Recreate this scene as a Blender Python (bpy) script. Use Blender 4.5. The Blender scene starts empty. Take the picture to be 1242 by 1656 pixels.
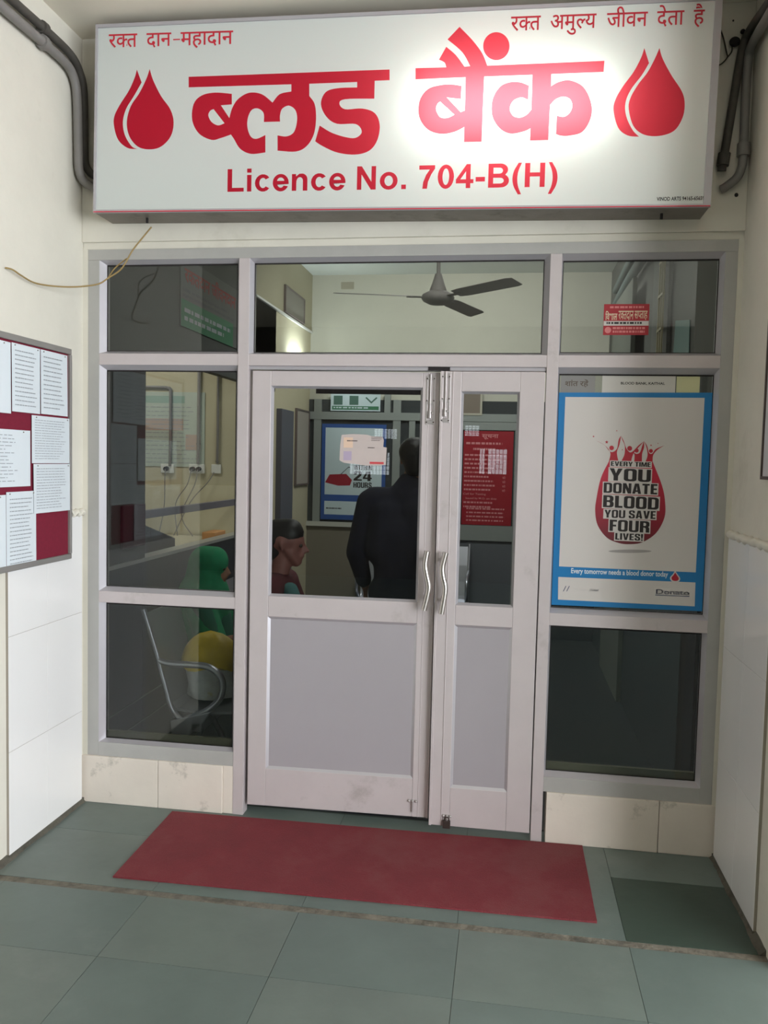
import bpy, math, random
from mathutils import Vector, Matrix
random.seed(7)
sc = bpy.context.scene
COL = sc.collection
PI = math.pi

# ------------------------------------------------------------------ camera
F_PX, YAW, PIT, ROL = 1332.483, -0.149, -0.0615, 0.0232
CAM = Vector((0.5348, -3.6909, 1.6948))
fw = Vector((math.sin(YAW)*math.cos(PIT), math.cos(YAW)*math.cos(PIT), math.sin(PIT)))
r0 = Vector((math.cos(YAW), -math.sin(YAW), 0)); u0 = r0.cross(fw)
RT = r0*math.cos(ROL) + u0*math.sin(ROL); UP = -r0*math.sin(ROL) + u0*math.cos(ROL)
cam_d = bpy.data.cameras.new('camera'); cam = bpy.data.objects.new('camera', cam_d); COL.objects.link(cam)
cam_d.sensor_fit = 'VERTICAL'; cam_d.sensor_height = 36.0; cam_d.lens = 36.0*F_PX/1656
cam_d.clip_start = 0.05; cam_d.clip_end = 200
cam.matrix_world = Matrix(((RT.x, UP.x, -fw.x, CAM.x), (RT.y, UP.y, -fw.y, CAM.y), (RT.z, UP.z, -fw.z, CAM.z), (0, 0, 0, 1)))
sc.camera = cam

# the survey of the real surfaces: fixed, and independent of where the camera above is later moved
S_EYE = Vector((0.5348, -3.6909, 1.6948)); S_R, S_U, S_F, S_PX = RT.copy(), UP.copy(), fw.copy(), 1332.483
def at(px, py, ax, v):
    """world point on the real surface ax = v, measured from the photograph"""
    d = S_R*((px-621)/S_PX) - S_U*((py-828)/S_PX) + S_F
    i = 'xyz'.index(ax)
    return S_EYE + d*((v-S_EYE[i])/d[i])

# ------------------------------------------------------------------ world, lights, exposure
sc.view_settings.view_transform = 'Standard'; sc.view_settings.look = 'None'
sc.view_settings.gamma = 1.0; sc.view_settings.use_curve_mapping = False
sc.view_settings.exposure = 0.05
w = bpy.data.worlds.new('sky'); sc.world = w; w.use_nodes = True
bg = w.node_tree.nodes['Background']; bg.inputs[0].default_value = (0.86, 0.93, 1.0, 1); bg.inputs[1].default_value = 5.0

def area(name, loc, target, sx, sy, power, col=(1, 1, 1)):
    d = bpy.data.lights.new(name, 'AREA'); d.shape = 'RECTANGLE'; d.size = sx; d.size_y = sy
    d.energy = power; d.color = col
    o = bpy.data.objects.new(name, d); COL.objects.link(o); o.location = loc
    o.rotation_euler = (Vector(target)-Vector(loc)).to_track_quat('-Z', 'Y').to_euler()
    return o
area('daylight_open_end', (4.9, -4.6, 2.0), (-1.4, -0.8, 1.3), 3.6, 2.8, 120, (0.93, 0.96, 1.0))
area('daylight_open_end_far', (4.9, -7.2, 2.0), (0.0, 0, 1.4), 1.4, 2.8, 150, (0.95, 0.97, 1.0))
area('fill_light_room', (0.2, 2.7, 3.44), (0.2, 3.6, 1.8), 1.2, 0.3, 38, (1.0, 1.0, 0.97))  # unseen fill added under the ceiling to light the room
area('fill_light_entrance', (0.3, 0.7, 3.44), (-0.6, 0.9, 0.6), 0.9, 0.2, 11, (1.0, 1.0, 0.97))  # unseen weak fill, added to brighten the seated woman and the bench
area('fill_light_booth', (-2.5, 1.3, 3.0), (-2.2, 2.4, 1.6), 0.8, 0.3, 13, (1.0, 0.97, 0.88))  # unseen fill added above the booth to brighten its back wall

# ------------------------------------------------------------------ materials
def lin(c):
    return tuple(((x/255)/12.92 if x/255 <= 0.04045 else ((x/255+0.055)/1.055)**2.4) for x in c)
MATS = {}
def mat(name, rgb, rough=0.6, metal=0.0, var=0.0, scale=6.0, bump=0.0, bscale=60.0, spec=0.5, stain=None, stain_amt=0.5, stain_scale=2.5, stain_low=0.55, coat=0.0, stretch=None):
    if name in MATS: return MATS[name]
    m = bpy.data.materials.new(name); m.use_nodes = True; nt = m.node_tree; N = nt.nodes; L = nt.links
    b = N['Principled BSDF']; c = lin(rgb)
    b.inputs['Roughness'].default_value = rough; b.inputs['Metallic'].default_value = metal
    b.inputs['Specular IOR Level'].default_value = spec; b.inputs['Coat Weight'].default_value = coat
    b.inputs['Coat Roughness'].default_value = 0.08
    b.inputs['Base Color'].default_value = (*c, 1)
    tc = N.new('ShaderNodeTexCoord'); mp = N.new('ShaderNodeMapping'); L.new(tc.outputs['Object'], mp.inputs[0])
    if stretch: mp.inputs['Scale'].default_value = stretch
    last = None
    if var > 0:
        n = N.new('ShaderNodeTexNoise'); n.inputs['Scale'].default_value = scale; n.inputs['Detail'].default_value = 8
        n.inputs['Roughness'].default_value = 0.65
        L.new(mp.outputs[0], n.inputs['Vector'])
        cr = N.new('ShaderNodeValToRGB'); cr.color_ramp.elements[0].position = 0.3; cr.color_ramp.elements[1].position = 0.7
        cr.color_ramp.elements[0].color = (*[x*(1-var) for x in c], 1); cr.color_ramp.elements[1].color = (*[min(1, x*(1+var*0.5)) for x in c], 1)
        L.new(n.outputs['Fac'], cr.inputs[0]); last = cr.outputs[0]
    if stain:
        n = N.new('ShaderNodeTexNoise'); n.inputs['Scale'].default_value = stain_scale; n.inputs['Detail'].default_value = 10
        n.inputs['Roughness'].default_value = 0.7
        L.new(mp.outputs[0], n.inputs['Vector'])
        cr = N.new('ShaderNodeValToRGB'); cr.color_ramp.elements[0].position = stain_low; cr.color_ramp.elements[1].position = min(1, stain_low+0.12)
        cr.color_ramp.elements[0].color = (0, 0, 0, 1); cr.color_ramp.elements[1].color = (stain_amt,)*3 + (1,)
        L.new(n.outputs['Fac'], cr.inputs[0])
        mx = N.new('ShaderNodeMix'); mx.data_type = 'RGBA'
        L.new(cr.outputs[0], mx.inputs[0])
        if last: L.new(last, mx.inputs[6])
        else: mx.inputs[6].default_value = (*c, 1)
        mx.inputs[7].default_value = (*lin(stain), 1); last = mx.outputs[2]
    if last: L.new(last, b.inputs['Base Color'])
    if bump > 0:
        n = N.new('ShaderNodeTexNoise'); n.inputs['Scale'].default_value = bscale; n.inputs['Detail'].default_value = 4
        L.new(mp.outputs[0], n.inputs['Vector'])
        bp = N.new('ShaderNodeBump'); bp.inputs['Strength'].default_value = bump; bp.inputs['Distance'].default_value = 0.01
        L.new(n.outputs['Fac'], bp.inputs['Height']); L.new(bp.outputs[0], b.inputs['Normal'])
    MATS[name] = m
    return m

def glass_mat(name, tint, refl=1.0):
    m = bpy.data.materials.new(name); m.use_nodes = True; nt = m.node_tree; N = nt.nodes; L = nt.links
    N.remove(N['Principled BSDF']); out = N['Material Output']
    t = N.new('ShaderNodeBsdfTransparent'); t.inputs[0].default_value = (*tint, 1)
    g = N.new('ShaderNodeBsdfGlossy'); g.inputs['Roughness'].default_value = 0.0; g.inputs[0].default_value = (refl, refl, refl, 1)
    fr = N.new('ShaderNodeFresnel'); fr.inputs[0].default_value = 1.5
    mx = N.new('ShaderNodeMixShader'); L.new(fr.outputs[0], mx.inputs[0]); L.new(t.outputs[0], mx.inputs[1]); L.new(g.outputs[0], mx.inputs[2])
    L.new(mx.outputs[0], out.inputs[0]); return m

def translucent(name, rgb, trans, k=0.5, tcol=None):
    """diffuse film that lets light from behind through"""
    m = bpy.data.materials.new(name); m.use_nodes = True; nt = m.node_tree; N = nt.nodes; L = nt.links
    N.remove(N['Principled BSDF']); out = N['Material Output']
    d = N.new('ShaderNodeBsdfDiffuse'); d.inputs[0].default_value = (*lin(rgb), 1)
    t = N.new('ShaderNodeBsdfTranslucent' if trans == 'trl' else 'ShaderNodeBsdfTransparent')
    t.inputs[0].default_value = (*(tcol or lin(rgb)), 1)
    mx = N.new('ShaderNodeMixShader'); mx.inputs[0].default_value = k
    L.new(d.outputs[0], mx.inputs[1]); L.new(t.outputs[0], mx.inputs[2]); L.new(mx.outputs[0], out.inputs[0]); return m

def emit(name, rgb, s):
    m = bpy.data.materials.new(name); m.use_nodes = True; b = m.node_tree.nodes['Principled BSDF']
    b.inputs['Emission Color'].default_value = (*lin(rgb), 1); b.inputs['Emission Strength'].default_value = s
    return m

PLASTER = mat('cream_plaster', (216, 211, 198), 0.75, var=0.06, scale=3, bump=0.12, bscale=25, stain=(176, 168, 152), stain_amt=0.35, stain_scale=1.6, stain_low=0.58)
CEIL = mat('ceiling_paint', (236, 228, 212), 0.8, var=0.04, scale=2)
TILE = mat('white_glazed_tile', (232, 230, 228), 0.16, var=0.02, scale=2, spec=0.5)
GROUT = mat('grout', (150, 142, 130), 0.9)
PLINTH = mat('plinth_plaster', (218, 208, 196), 0.6, var=0.05, scale=4, stain=(136, 130, 120), stain_amt=0.8, stain_scale=5.5, stain_low=0.57, bump=0.15, bscale=20, stretch=(1, 1, 1))
ALU = mat('painted_aluminium', (198, 188, 188), 0.42, metal=0.15, var=0.05, scale=5, stain=(150, 142, 136), stain_amt=0.5, stain_scale=3, stain_low=0.58)
ALUG = mat('grey_aluminium_band', (176, 174, 170), 0.45, metal=0.15, var=0.07, scale=5, stain=(205, 202, 196), stain_amt=0.5, stain_scale=9, stain_low=0.62)
BEAD = mat('glazing_bead_metal', (190, 186, 190), 0.32, metal=0.35, var=0.03)
PANEL = mat('door_panel_laminate', (160, 154, 158), 0.5, var=0.03, scale=3)
STEEL = mat('brushed_steel', (200, 192, 186), 0.28, metal=0.95, var=0.05, scale=30)
CHROME = mat('bright_steel', (190, 184, 182), 0.38, metal=0.7)
DARKHOLE = mat('dark_rubber', (30, 24, 24), 0.8)
SCREW = mat('screw_head', (70, 60, 55), 0.5, metal=0.5)
PIPE = mat('grey_conduit', (128, 124, 120), 0.5, var=0.1, scale=8)
PIPED = mat('sooty_conduit', (78, 74, 68), 0.7, var=0.25, scale=14)
SIGNMET = mat('sign_sheet_metal', (128, 120, 112), 0.5, metal=0.3, var=0.2, scale=7, stain=(84, 76, 68), stain_amt=0.6, stain_scale=6)
SIGNRIM = mat('sign_rim_metal', (178, 174, 178), 0.45, metal=0.2, var=0.05)
GLASS = glass_mat('window_glass', (0.84, 0.86, 0.85), 0.8)
INK = mat('black_ink', (34, 26, 26), 0.6)
GREYINK = mat('grey_print', (158, 162, 166), 0.8)
PAPER = mat('white_paper', (212, 218, 222), 0.8, var=0.02, scale=3)
RED = mat('sign_red', (196, 32, 52), 0.5)

# ------------------------------------------------------------------ mesh helpers
def rgb_of(m): return m
def tag(o, label=None, cat=None, group=None, kind=None):
    if label: o['label'] = label
    if cat: o['category'] = cat
    if group: o['group'] = group
    if kind: o['kind'] = kind
    return o
def empty(name, loc=(0, 0, 0), rz=0.0, parent=None):
    o = bpy.data.objects.new(name, None); COL.objects.link(o); o.location = loc; o.rotation_euler = (0, 0, rz)
    o.empty_display_size = 0.1
    if parent: o.parent = parent
    return o

class MB:
    def __init__(s): s.v = []; s.f = []; s.mi = []; s.cm = 0
    def _add(s, vs, fs):
        n = len(s.v); s.v += [tuple(v) for v in vs]; s.f += [tuple(i+n for i in f) for f in fs]; s.mi += [s.cm]*len(fs)
        return s
    def box(s, x0, x1, y0, y1, z0, z1):
        x0, x1 = min(x0, x1), max(x0, x1); y0, y1 = min(y0, y1), max(y0, y1); z0, z1 = min(z0, z1), max(z0, z1)
        v = [(x, y, z) for z in (z0, z1) for y in (y0, y1) for x in (x0, x1)]
        return s._add(v, [(0, 2, 3, 1), (4, 5, 7, 6), (0, 1, 5, 4), (2, 6, 7, 3), (0, 4, 6, 2), (1, 3, 7, 5)])
    def prism(s, pts, vec):
        n = len(pts); vec = Vector(vec); a = [Vector(p) for p in pts]; b = [p+vec for p in a]
        fs = [tuple(range(n)), tuple(range(2*n-1, n-1, -1))] + [(i, i+n, (i+1) % n+n, (i+1) % n) for i in range(n)]
        return s._add(a+b, fs)
    def tube(s, path, r, seg=12, cap=True, smooth=0, ry=None):
        P = [Vector(p) for p in path]
        if smooth: P = catmull3(P, smooth)
        R = r if isinstance(r, (list, tuple)) else [r]*len(P)
        if len(R) != len(P): R = [R[min(len(R)-1, int(i*(len(R)-1)/(len(P)-1)+0.5))] for i in range(len(P))]
        t = (P[1]-P[0]).normalized(); nrm = t.orthogonal().normalized(); vs = []
        for i, p in enumerate(P):
            t2 = ((P[min(i+1, len(P)-1)]-P[max(i-1, 0)])).normalized()
            nrm = (nrm - t2*nrm.dot(t2)).normalized(); bn = t2.cross(nrm)
            for k in range(seg):
                a = 2*PI*k/seg; vs.append(p + nrm*math.cos(a)*R[i] + bn*math.sin(a)*(ry or R[i]))
        fs = []
        for i in range(len(P)-1):
            for k in range(seg): fs.append((i*seg+k, i*seg+(k+1) % seg, (i+1)*seg+(k+1) % seg, (i+1)*seg+k))
        if cap: fs += [tuple(range(seg-1, -1, -1)), tuple((len(P)-1)*seg+k for k in range(seg))]
        return s._add(vs, fs)
    def cyl(s, p, q, r, seg=16): return s.tube([p, q], r, seg)
    def ball(s, c, rx, ry=None, rz=None, seg=16, rings=10):
        ry = ry or rx; rz = rz or rx; vs = []; fs = []
        for i in range(rings+1):
            th = PI*i/rings
            for k in range(seg):
                a = 2*PI*k/seg; vs.append((c[0]+rx*math.sin(th)*math.cos(a), c[1]+ry*math.sin(th)*math.sin(a), c[2]+rz*math.cos(th)))
        for i in range(rings):
            for k in range(seg): fs.append((i*seg+k, (i+1)*seg+k, (i+1)*seg+(k+1) % seg, i*seg+(k+1) % seg))
        return s._add(vs, fs)
    def lathe(s, prof, c=(0, 0, 0), seg=24):
        vs = []; fs = []
        for (r, z) in prof:
            for k in range(seg):
                a = 2*PI*k/seg; vs.append((c[0]+r*math.cos(a), c[1]+r*math.sin(a), c[2]+z))
        for i in range(len(prof)-1):
            for k in range(seg): fs.append((i*seg+k, i*seg+(k+1) % seg, (i+1)*seg+(k+1) % seg, (i+1)*seg+k))
        return s._add(vs, fs)
    def build(s, name, m, parent=None, smooth=False, bevel=0.0, bseg=2):
        me = bpy.data.meshes.new(name); me.from_pydata(s.v, [], s.f); me.validate()
        for mm in (m if isinstance(m, (list, tuple)) else [m]): me.materials.append(mm)
        if len(me.polygons) == len(s.mi):
            for p, k in zip(me.polygons, s.mi): p.material_index = k
        import bmesh
        bm = bmesh.new(); bm.from_mesh(me); bmesh.ops.remove_doubles(bm, verts=bm.verts, dist=1e-6)
        bmesh.ops.recalc_face_normals(bm, faces=bm.faces); bm.to_mesh(me); bm.free()
        o = bpy.data.objects.new(name, me); COL.objects.link(o)
        if parent: o.parent = parent
        if smooth:
            for p in me.polygons: p.use_smooth = True
            try: me.set_sharp_from_angle(angle=math.radians(50))
            except Exception: pass
        if bevel:
            b = o.modifiers.new('bevel', 'BEVEL'); b.width = bevel; b.segments = bseg; b.limit_method = 'ANGLE'
        return o
def B(*a): return MB().box(*a)
def catmull3(P, k):
    out = []
    for i in range(len(P)-1):
        p0 = P[max(i-1, 0)]; p1 = P[i]; p2 = P[i+1]; p3 = P[min(i+2, len(P)-1)]
        for j in range(k):
            t = j/k
            out.append(0.5*((2*p1)+(p2-p0)*t+(2*p0-5*p1+4*p2-p3)*t*t+(3*p1-p0-3*p2+p3)*t**3))
    out.append(P[-1]); return out

def smooth_contour(pts, k=5):
    """closed 2D contour; points written (x, y, 1) are corners, the others are smooth"""
    n = len(pts); out = []
    P = [Vector((p[0], p[1])) for p in pts]; C = [len(p) > 2 for p in pts]
    for i in range(n):
        a, b = P[i], P[(i+1) % n]
        p0 = a if C[i] else P[i-1]; p3 = b if C[(i+1) % n] else P[(i+2) % n]
        if C[i]: p0 = a - (b-a)*0.35 if not C[(i+1) % n] else a
        if C[(i+1) % n] and not C[i]: p3 = b + (b-a)*0.35
        if C[i] and C[(i+1) % n]: out.append(a); continue
        for j in range(k):
            t = j/k
            out.append(0.5*((2*a)+(b-p0)*t+(2*p0-5*a+4*b-p3)*t*t+(3*a-p0-3*b+p3)*t**3))
    return out
def fill2d(contours):
    """fill flat contours (list of lists of 2D points) -> verts2d, faces"""
    cu = bpy.data.curves.new('t', 'CURVE'); cu.dimensions = '2D'; cu.fill_mode = 'BOTH'
    for c in contours:
        s = cu.splines.new('POLY'); s.points.add(len(c)-1)
        for i, p in enumerate(c): s.points[i].co = (p[0], p[1], 0, 1)
        s.use_cyclic_u = True
    return curve2mesh(cu)
def curve2mesh(cu):
    o = bpy.data.objects.new('t', cu); COL.objects.link(o)
    dg = bpy.context.evaluated_depsgraph_get(); me = bpy.data.meshes.new_from_object(o.evaluated_get(dg))
    v = [(p.co.x, p.co.y) for p in me.vertices]; f = [tuple(p.vertices) for p in me.polygons]
    bpy.data.objects.remove(o); bpy.data.meshes.remove(me)
    return v, f
TC = {}
def text2d(body, bold=0.0):
    k = (body, bold)
    if k in TC: return TC[k]
    if bold >= 0.03:
        v0, f0 = text2d(body, 0.015); e = bold; V = []; Fc = []
        for dx, dy in ((-e, -e*.6), (-e, e*.6), (e, -e*.6), (e, e*.6), (0, 0), (0, e*.6), (0, -e*.6)):
            n = len(V); V += [(x+dx, y+dy) for x, y in v0]; Fc += [tuple(i+n for i in a) for a in f0]
        TC[k] = (V, Fc); return TC[k]
    cu = bpy.data.curves.new('t', 'FONT'); cu.body = body; cu.size = 1; cu.offset = bold; cu.resolution_u = 3
    cu.fill_mode = 'FRONT'
    TC[k] = curve2mesh(cu)
    return TC[k]
def clip2d(vf, x0=None, x1=None):
    """cut a flat glyph at x1, for the joined half letters"""
    import bmesh
    bm = bmesh.new(); vs = [bm.verts.new((x, y, 0)) for x, y in vf[0]]
    for f in vf[1]:
        try: bm.faces.new([vs[i] for i in f])
        except ValueError: pass
    if x1 is not None:
        bmesh.ops.bisect_plane(bm, geom=bm.verts[:]+bm.edges[:]+bm.faces[:], plane_co=(x1, 0, 0), plane_no=(1, 0, 0), clear_outer=True)
    bm.verts.index_update(); v = [(a.co.x, a.co.y) for a in bm.verts]; f = [tuple(a.index for a in b.verts) for b in bm.faces]; bm.free()
    return v, f
def bbox2(v): xs = [a[0] for a in v]; ys = [a[1] for a in v]; return min(xs), max(xs), min(ys), max(ys)
def cat2d(parts):
    """parts: list of (vf, dx, sx)"""
    V = []; Fc = []
    for (v, f), dx, sx in parts:
        n = len(V); V += [(x*sx+dx, y) for x, y in v]; Fc += [tuple(i+n for i in a) for a in f]
    return V, Fc
SIGNC = []
def flatlay(mb, vf, y):
    mb._add([(x, y, z) for x, z in vf[0]], vf[1]); return mb
def lay(mb, vf, o, ex, ey, thick, box=None):
    """lay a flat shape in 3D: its bounding box (or given box) maps to origin o, width vector ex, height vector ey"""
    v, f = vf; x0, x1, y0, y1 = box or bbox2(v); o = Vector(o); ex = Vector(ex); ey = Vector(ey)
    n = ex.cross(ey).normalized()*thick
    P = [o + ex*((x-x0)/(x1-x0)) + ey*((y-y0)/(y1-y0)) for x, y in v]
    m = len(P); mb._add(P + [p+n for p in P], [tuple(i+m for i in a) for a in f] + [tuple(reversed(a)) for a in f])
    ed = {}
    for a in f:
        for i in range(len(a)):
            k = (a[i], a[(i+1) % len(a)])
            if (k[1], k[0]) in ed: ed.pop((k[1], k[0]))
            else: ed[k] = 1
    mb._add(P + [p+n for p in P], [(a, b, b+m, a+m) for a, b in ed])
    return mb
def write(mb, body, o, ex, ey, bold=0.0, thick=0.0006): return lay(mb, text2d(body, bold), o, ex, ey, thick)
def pxface(v2, sx, ox, oy, ax, val): return [at(x/sx+ox, y/sx+oy, ax, val) for x, y in v2]
def traced(mb, contours, scale, ox, oy, yplane, thick):
    """outlines surveyed from the photograph, built on the real plane y = yplane"""
    cs = []
    for c in contours:
        cc = smooth_contour(c) if len(c[0]) > 2 or any(len(p) > 2 for p in c) or len(c) < 40 else c
        W = [at(p[0]/scale+ox, p[1]/scale+oy, 'y', yplane) for p in cc]
        cs.append([(q.x, q.z) for q in W])
    v, f = fill2d(cs); SIGNC.extend(cs)
    return flatlay(mb, (v, f), yplane)

# ------------------------------------------------------------------ setting: shell
WL, WR, CEILZ = -1.481, 1.477, 3.61
S = lambda o: tag(o, kind='structure')
# floor: slabs of green stone outside, each its own block in the paving mesh
STONE = [mat('green_stone_a', (106, 116, 110), 0.42, var=0.16, scale=2.2, bump=0.12, bscale=14, stain=(128, 132, 126), stain_amt=0.35, stain_scale=1.3),
         mat('green_stone_b', (101, 113, 108), 0.42, var=0.16, scale=2.0, bump=0.12, bscale=14, stain=(122, 128, 122), stain_amt=0.35, stain_scale=1.5),
         mat('green_stone_dark', (60, 74, 65), 0.45, var=0.14, scale=2.4, bump=0.12, bscale=14)]
fl = MB(); g = 0.0009
def slab(x0, x1, y0, y1, k, z=0.0): fl.cm = k; fl.box(x0+g, x1-g, y0+g, y1-g, z-0.03, z)
slab(WL, -0.79, -0.30, 0.10, 1); slab(WL, -0.79, -0.735, -0.30, 0)
slab(-0.79, -0.19, -0.735, 0.10, 1); slab(-0.19, 0.40, -0.735, 0.10, 1); slab(0.40, 1.005, -0.735, 0.10, 1)
slab(1.005, WR, -0.272, 0.10, 1); slab(1.005, WR, -0.735, -0.272, 2)
ys = [-0.775, -1.17, -1.75, -2.3, -2.9, -3.5, -4.1, -4.7, -5.3, -5.9, -6.5, -7.1, -8.0]
for j in range(len(ys)-1):
    x = -4.39; i = 0
    while x < 5.2:
        x2 = x+0.6 if x < 5.0-0.3 else 5.2
        k = (i*7+j*3) % 2
        slab(x, x2, ys[j+1], ys[j], k, 0); x = x2; i += 1
fl.cm = 3; fl.box(-4.4, 5.2, -8.0, 0.119, -0.06, -0.0035)
fl.cm = 4; 
floor = S(fl.build('floor', STONE + [mat('floor_joint', (80, 88, 80), 0.9), GROUT]))
S(B(WL, WR, -0.7745, -0.7355, -0.03, -0.0012).build('trim_1', mat('worn_cement_strip', (118, 112, 100), 0.9, var=0.5, scale=16, bump=0.8, bscale=40, stain=(72, 70, 62), stain_amt=0.7, stain_scale=9, stain_low=0.52)))
S(B(-3.3, 1.6, 0.12, 4.7, -0.06, 0.0).build('floor_interior', mat('dark_granite_floor', (38, 40, 44), 0.35, var=0.3, scale=30)))
# ceiling
S(B(-4.4, 5.2, -8.0, 0.2, CEILZ, CEILZ+0.1).build('ceiling', CEIL))
S(B(-3.3, 1.6, 0.12, 4.7, 3.53, 3.6).build('ceiling_interior', mat('interior_ceiling_paint', (226, 232, 228), 0.8)))
# side walls of the porch, then the hall behind the viewer
S(B(WL-0.15, WL, -1.45, 0.12, 0, CEILZ).build('wall_left', PLASTER))
S(B(WR, WR+0.15, -0.82, 0.12, 0, CEILZ).build('wall_right', PLASTER))
S(B(-4.4, WL-0.15, -1.45, -1.33, 0, CEILZ).build('wall_hall_left', PLASTER))
S(B(WR+0.15, 5.2, -0.82, -0.70, 0, CEILZ).build('wall_hall_right', PLASTER))
S(B(-4.5, -4.4, -8.0, -1.33, 0, CEILZ).build('wall_hall_end', PLASTER))
rw = MB()
# rear wall of the hall with barred window openings
wins = [(-1.30, -0.72, 1.50, 1.82), (-0.10, 0.10, 2.08, 2.23), (0.12, 0.19, 1.55, 1.90), (0.24, 0.50, 1.55, 1.90), (-0.95, -0.62, 2.02, 2.16)]
xs = sorted({-4.4, 5.2, *[a[0] for a in wins], *[a[1] for a in wins]}); zs = sorted({0, CEILZ, *[a[2] for a in wins], *[a[3] for a in wins]})
for i in range(len(xs)-1):
    for j in range(len(zs)-1):
        cx, cz = (xs[i]+xs[i+1])/2, (zs[j]+zs[j+1])/2
        if any(a[0] < cx < a[1] and a[2] < cz < a[3] for a in wins): continue
        rw.box(xs[i], xs[i+1], -8.12, -8.0, zs[j], zs[j+1])
S(rw.build('wall_rear', mat('rear_wall_dull_paint', (92, 86, 78), 0.8, var=0.1, scale=2)))
for k, a in enumerate(wins):
    gm = MB(); n = max(2, int((a[1]-a[0])/0.045))
    for i in range(1, n): x = a[0]+(a[1]-a[0])*i/n; gm.box(x-0.004, x+0.004, -8.07, -8.06, a[2], a[3])
    for i in range(1, 5): z = a[2]+(a[3]-a[2])*i/5; gm.box(a[0], a[1], -8.075, -8.06, z-0.003, z+0.003)
    S(gm.build('window_%d' % (k+9), PIPED))
# front wall above the glazing, with its small step
lw = MB(); lw.box(WL, WR, 0.0, 0.12, 2.655, CEILZ); lw.box(WL, WR, -0.014, 0.0, 2.687, CEILZ)
S(lw.build('wall_front', PLASTER, bevel=0.003))
S(B(WL, -1.4548, -0.004, 0.12, 0.0, 2.66).build('wall_front_left', PLASTER))
S(B(1.4548, WR, -0.004, 0.12, 0.0, 2.66).build('wall_front_right', PLASTER))
# plinths under the side windows
pl = MB(); pl.box(WL, -1.09, -0.012, 0.12, 0, 0.232); pl.box(-1.088, -0.765, -0.012, 0.12, 0, 0.232); pl.box(-0.765, -0.715, -0.004, 0.12, 0, 0.232)
S(pl.build('trim_2', PLINTH, bevel=0.003))
pl = MB(); pl.box(0.748, 1.235, -0.012, 0.12, 0, 0.232); pl.box(1.237, WR, -0.012, 0.12, 0, 0.232)
S(pl.build('trim_3', PLINTH, bevel=0.003))
# glazed tile dado panels
def dado(name, x, sgn):
    m = MB(); zz = [0.02, 0.4557, 0.9391, 1.405]; yy = [-0.62, -0.33, -0.03]
    for i in range(3):
        for j in range(2): m.box(x, x+sgn*0.012, yy[j]+0.0007, yy[j+1]-0.0007, zz[i]+0.0007, zz[i+1]-0.0007)
    S(m.build(name, TILE, bevel=0.001))
dado('trim_4', WL, 1); dado('trim_5', WR, -1)
S(B(WL, WL+0.0105, -0.62, -0.03, 0.02, 1.405).build('trim_6', GROUT)); S(B(WR-0.0105, WR, -0.62, -0.03, 0.02, 1.405).build('trim_7', GROUT))
# rounded plaster ledges over the dado
for nm, x, sg in (('trim_8', WL, 1), ('trim_9', WR, -1)):
    m = MB(); P = []
    for i in range(25):
        y = -0.015-(0.115 if sg > 0 else 0.625)*(1-i/24); P.append((x+sg*0.006, y, 1.418+0.003*math.sin(i*1.7)))
    m.tube(P, [0.017+0.003*math.sin(i*2.3) for i in range(25)], 10)
    S(m.build(nm, PLASTER, smooth=True))
# cement fillets along the foot of the side walls
CEM = mat('grimy_cement', (92, 88, 78), 0.95, var=0.4, scale=12, bump=0.6, bscale=30)
for nm, x, sg in (('baseboard_left', WL, 1), ('baseboard_right', WR, -1)):
    m = MB(); n = 26
    prof = [0.020+0.003*math.sin(i*0.5)+0.005*random.random() for i in range(n+1)]
    for i in range(n):
        y0 = -0.74+0.73*i/n; y1 = -0.74+0.73*(i+1)/n; a, b = prof[i], prof[i+1]
        m._add([(x, y0, 0.0), (x+sg*a, y0, 0.0), (x, y0, a*0.9), (x, y1, 0.0), (x+sg*b, y1, 0.0), (x, y1, b*0.9)], [(0, 1, 2), (3, 5, 4), (1, 4, 5, 2), (0, 2, 5, 3), (0, 3, 4, 1)])
    m.box(x, x+sg*0.013, -0.62, -0.01, 0.0, 0.021)
    S(m.build(nm, CEM))

# ------------------------------------------------------------------ glazed front
FY = 0.06
def member(name, *a, m=ALU): return S(B(*a).build(name, m, bevel=0.0015))
member('trim_10', -1.4548, 1.4548, -0.004, FY, 2.606, 2.655, m=ALUG)
member('trim_11', -1.4548, -1.398, -0.003, FY, 0.232, 2.606, m=ALUG)
member('trim_12', 1.404, 1.4548, -0.003, FY, 0.232, 2.606, m=ALUG)
member('trim_13', -0.7148, -0.664, -0.006, FY, 0.0, 2.606)
member('trim_14', 0.6835, 0.733, -0.006, FY, 0.0, 2.606)
member('trim_15', -1.398, 1.404, -0.004, FY, 2.120, 2.173)
member('trim_16', -1.398, -0.7148, -0.004, FY, 0.986, 1.041)
member('trim_17', 0.733, 1.404, -0.004, FY, 0.986, 1.041)
member('trim_18', -1.398, -0.7148, -0.004, FY, 0.232, 0.300, m=ALUG)
member('trim_19', 0.733, 1.404, -0.004, FY, 0.232, 0.300, m=ALUG)
member('trim_20', -0.664, 0.6835, 0.006, FY, 2.103, 2.120, m=BEAD)

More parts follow.
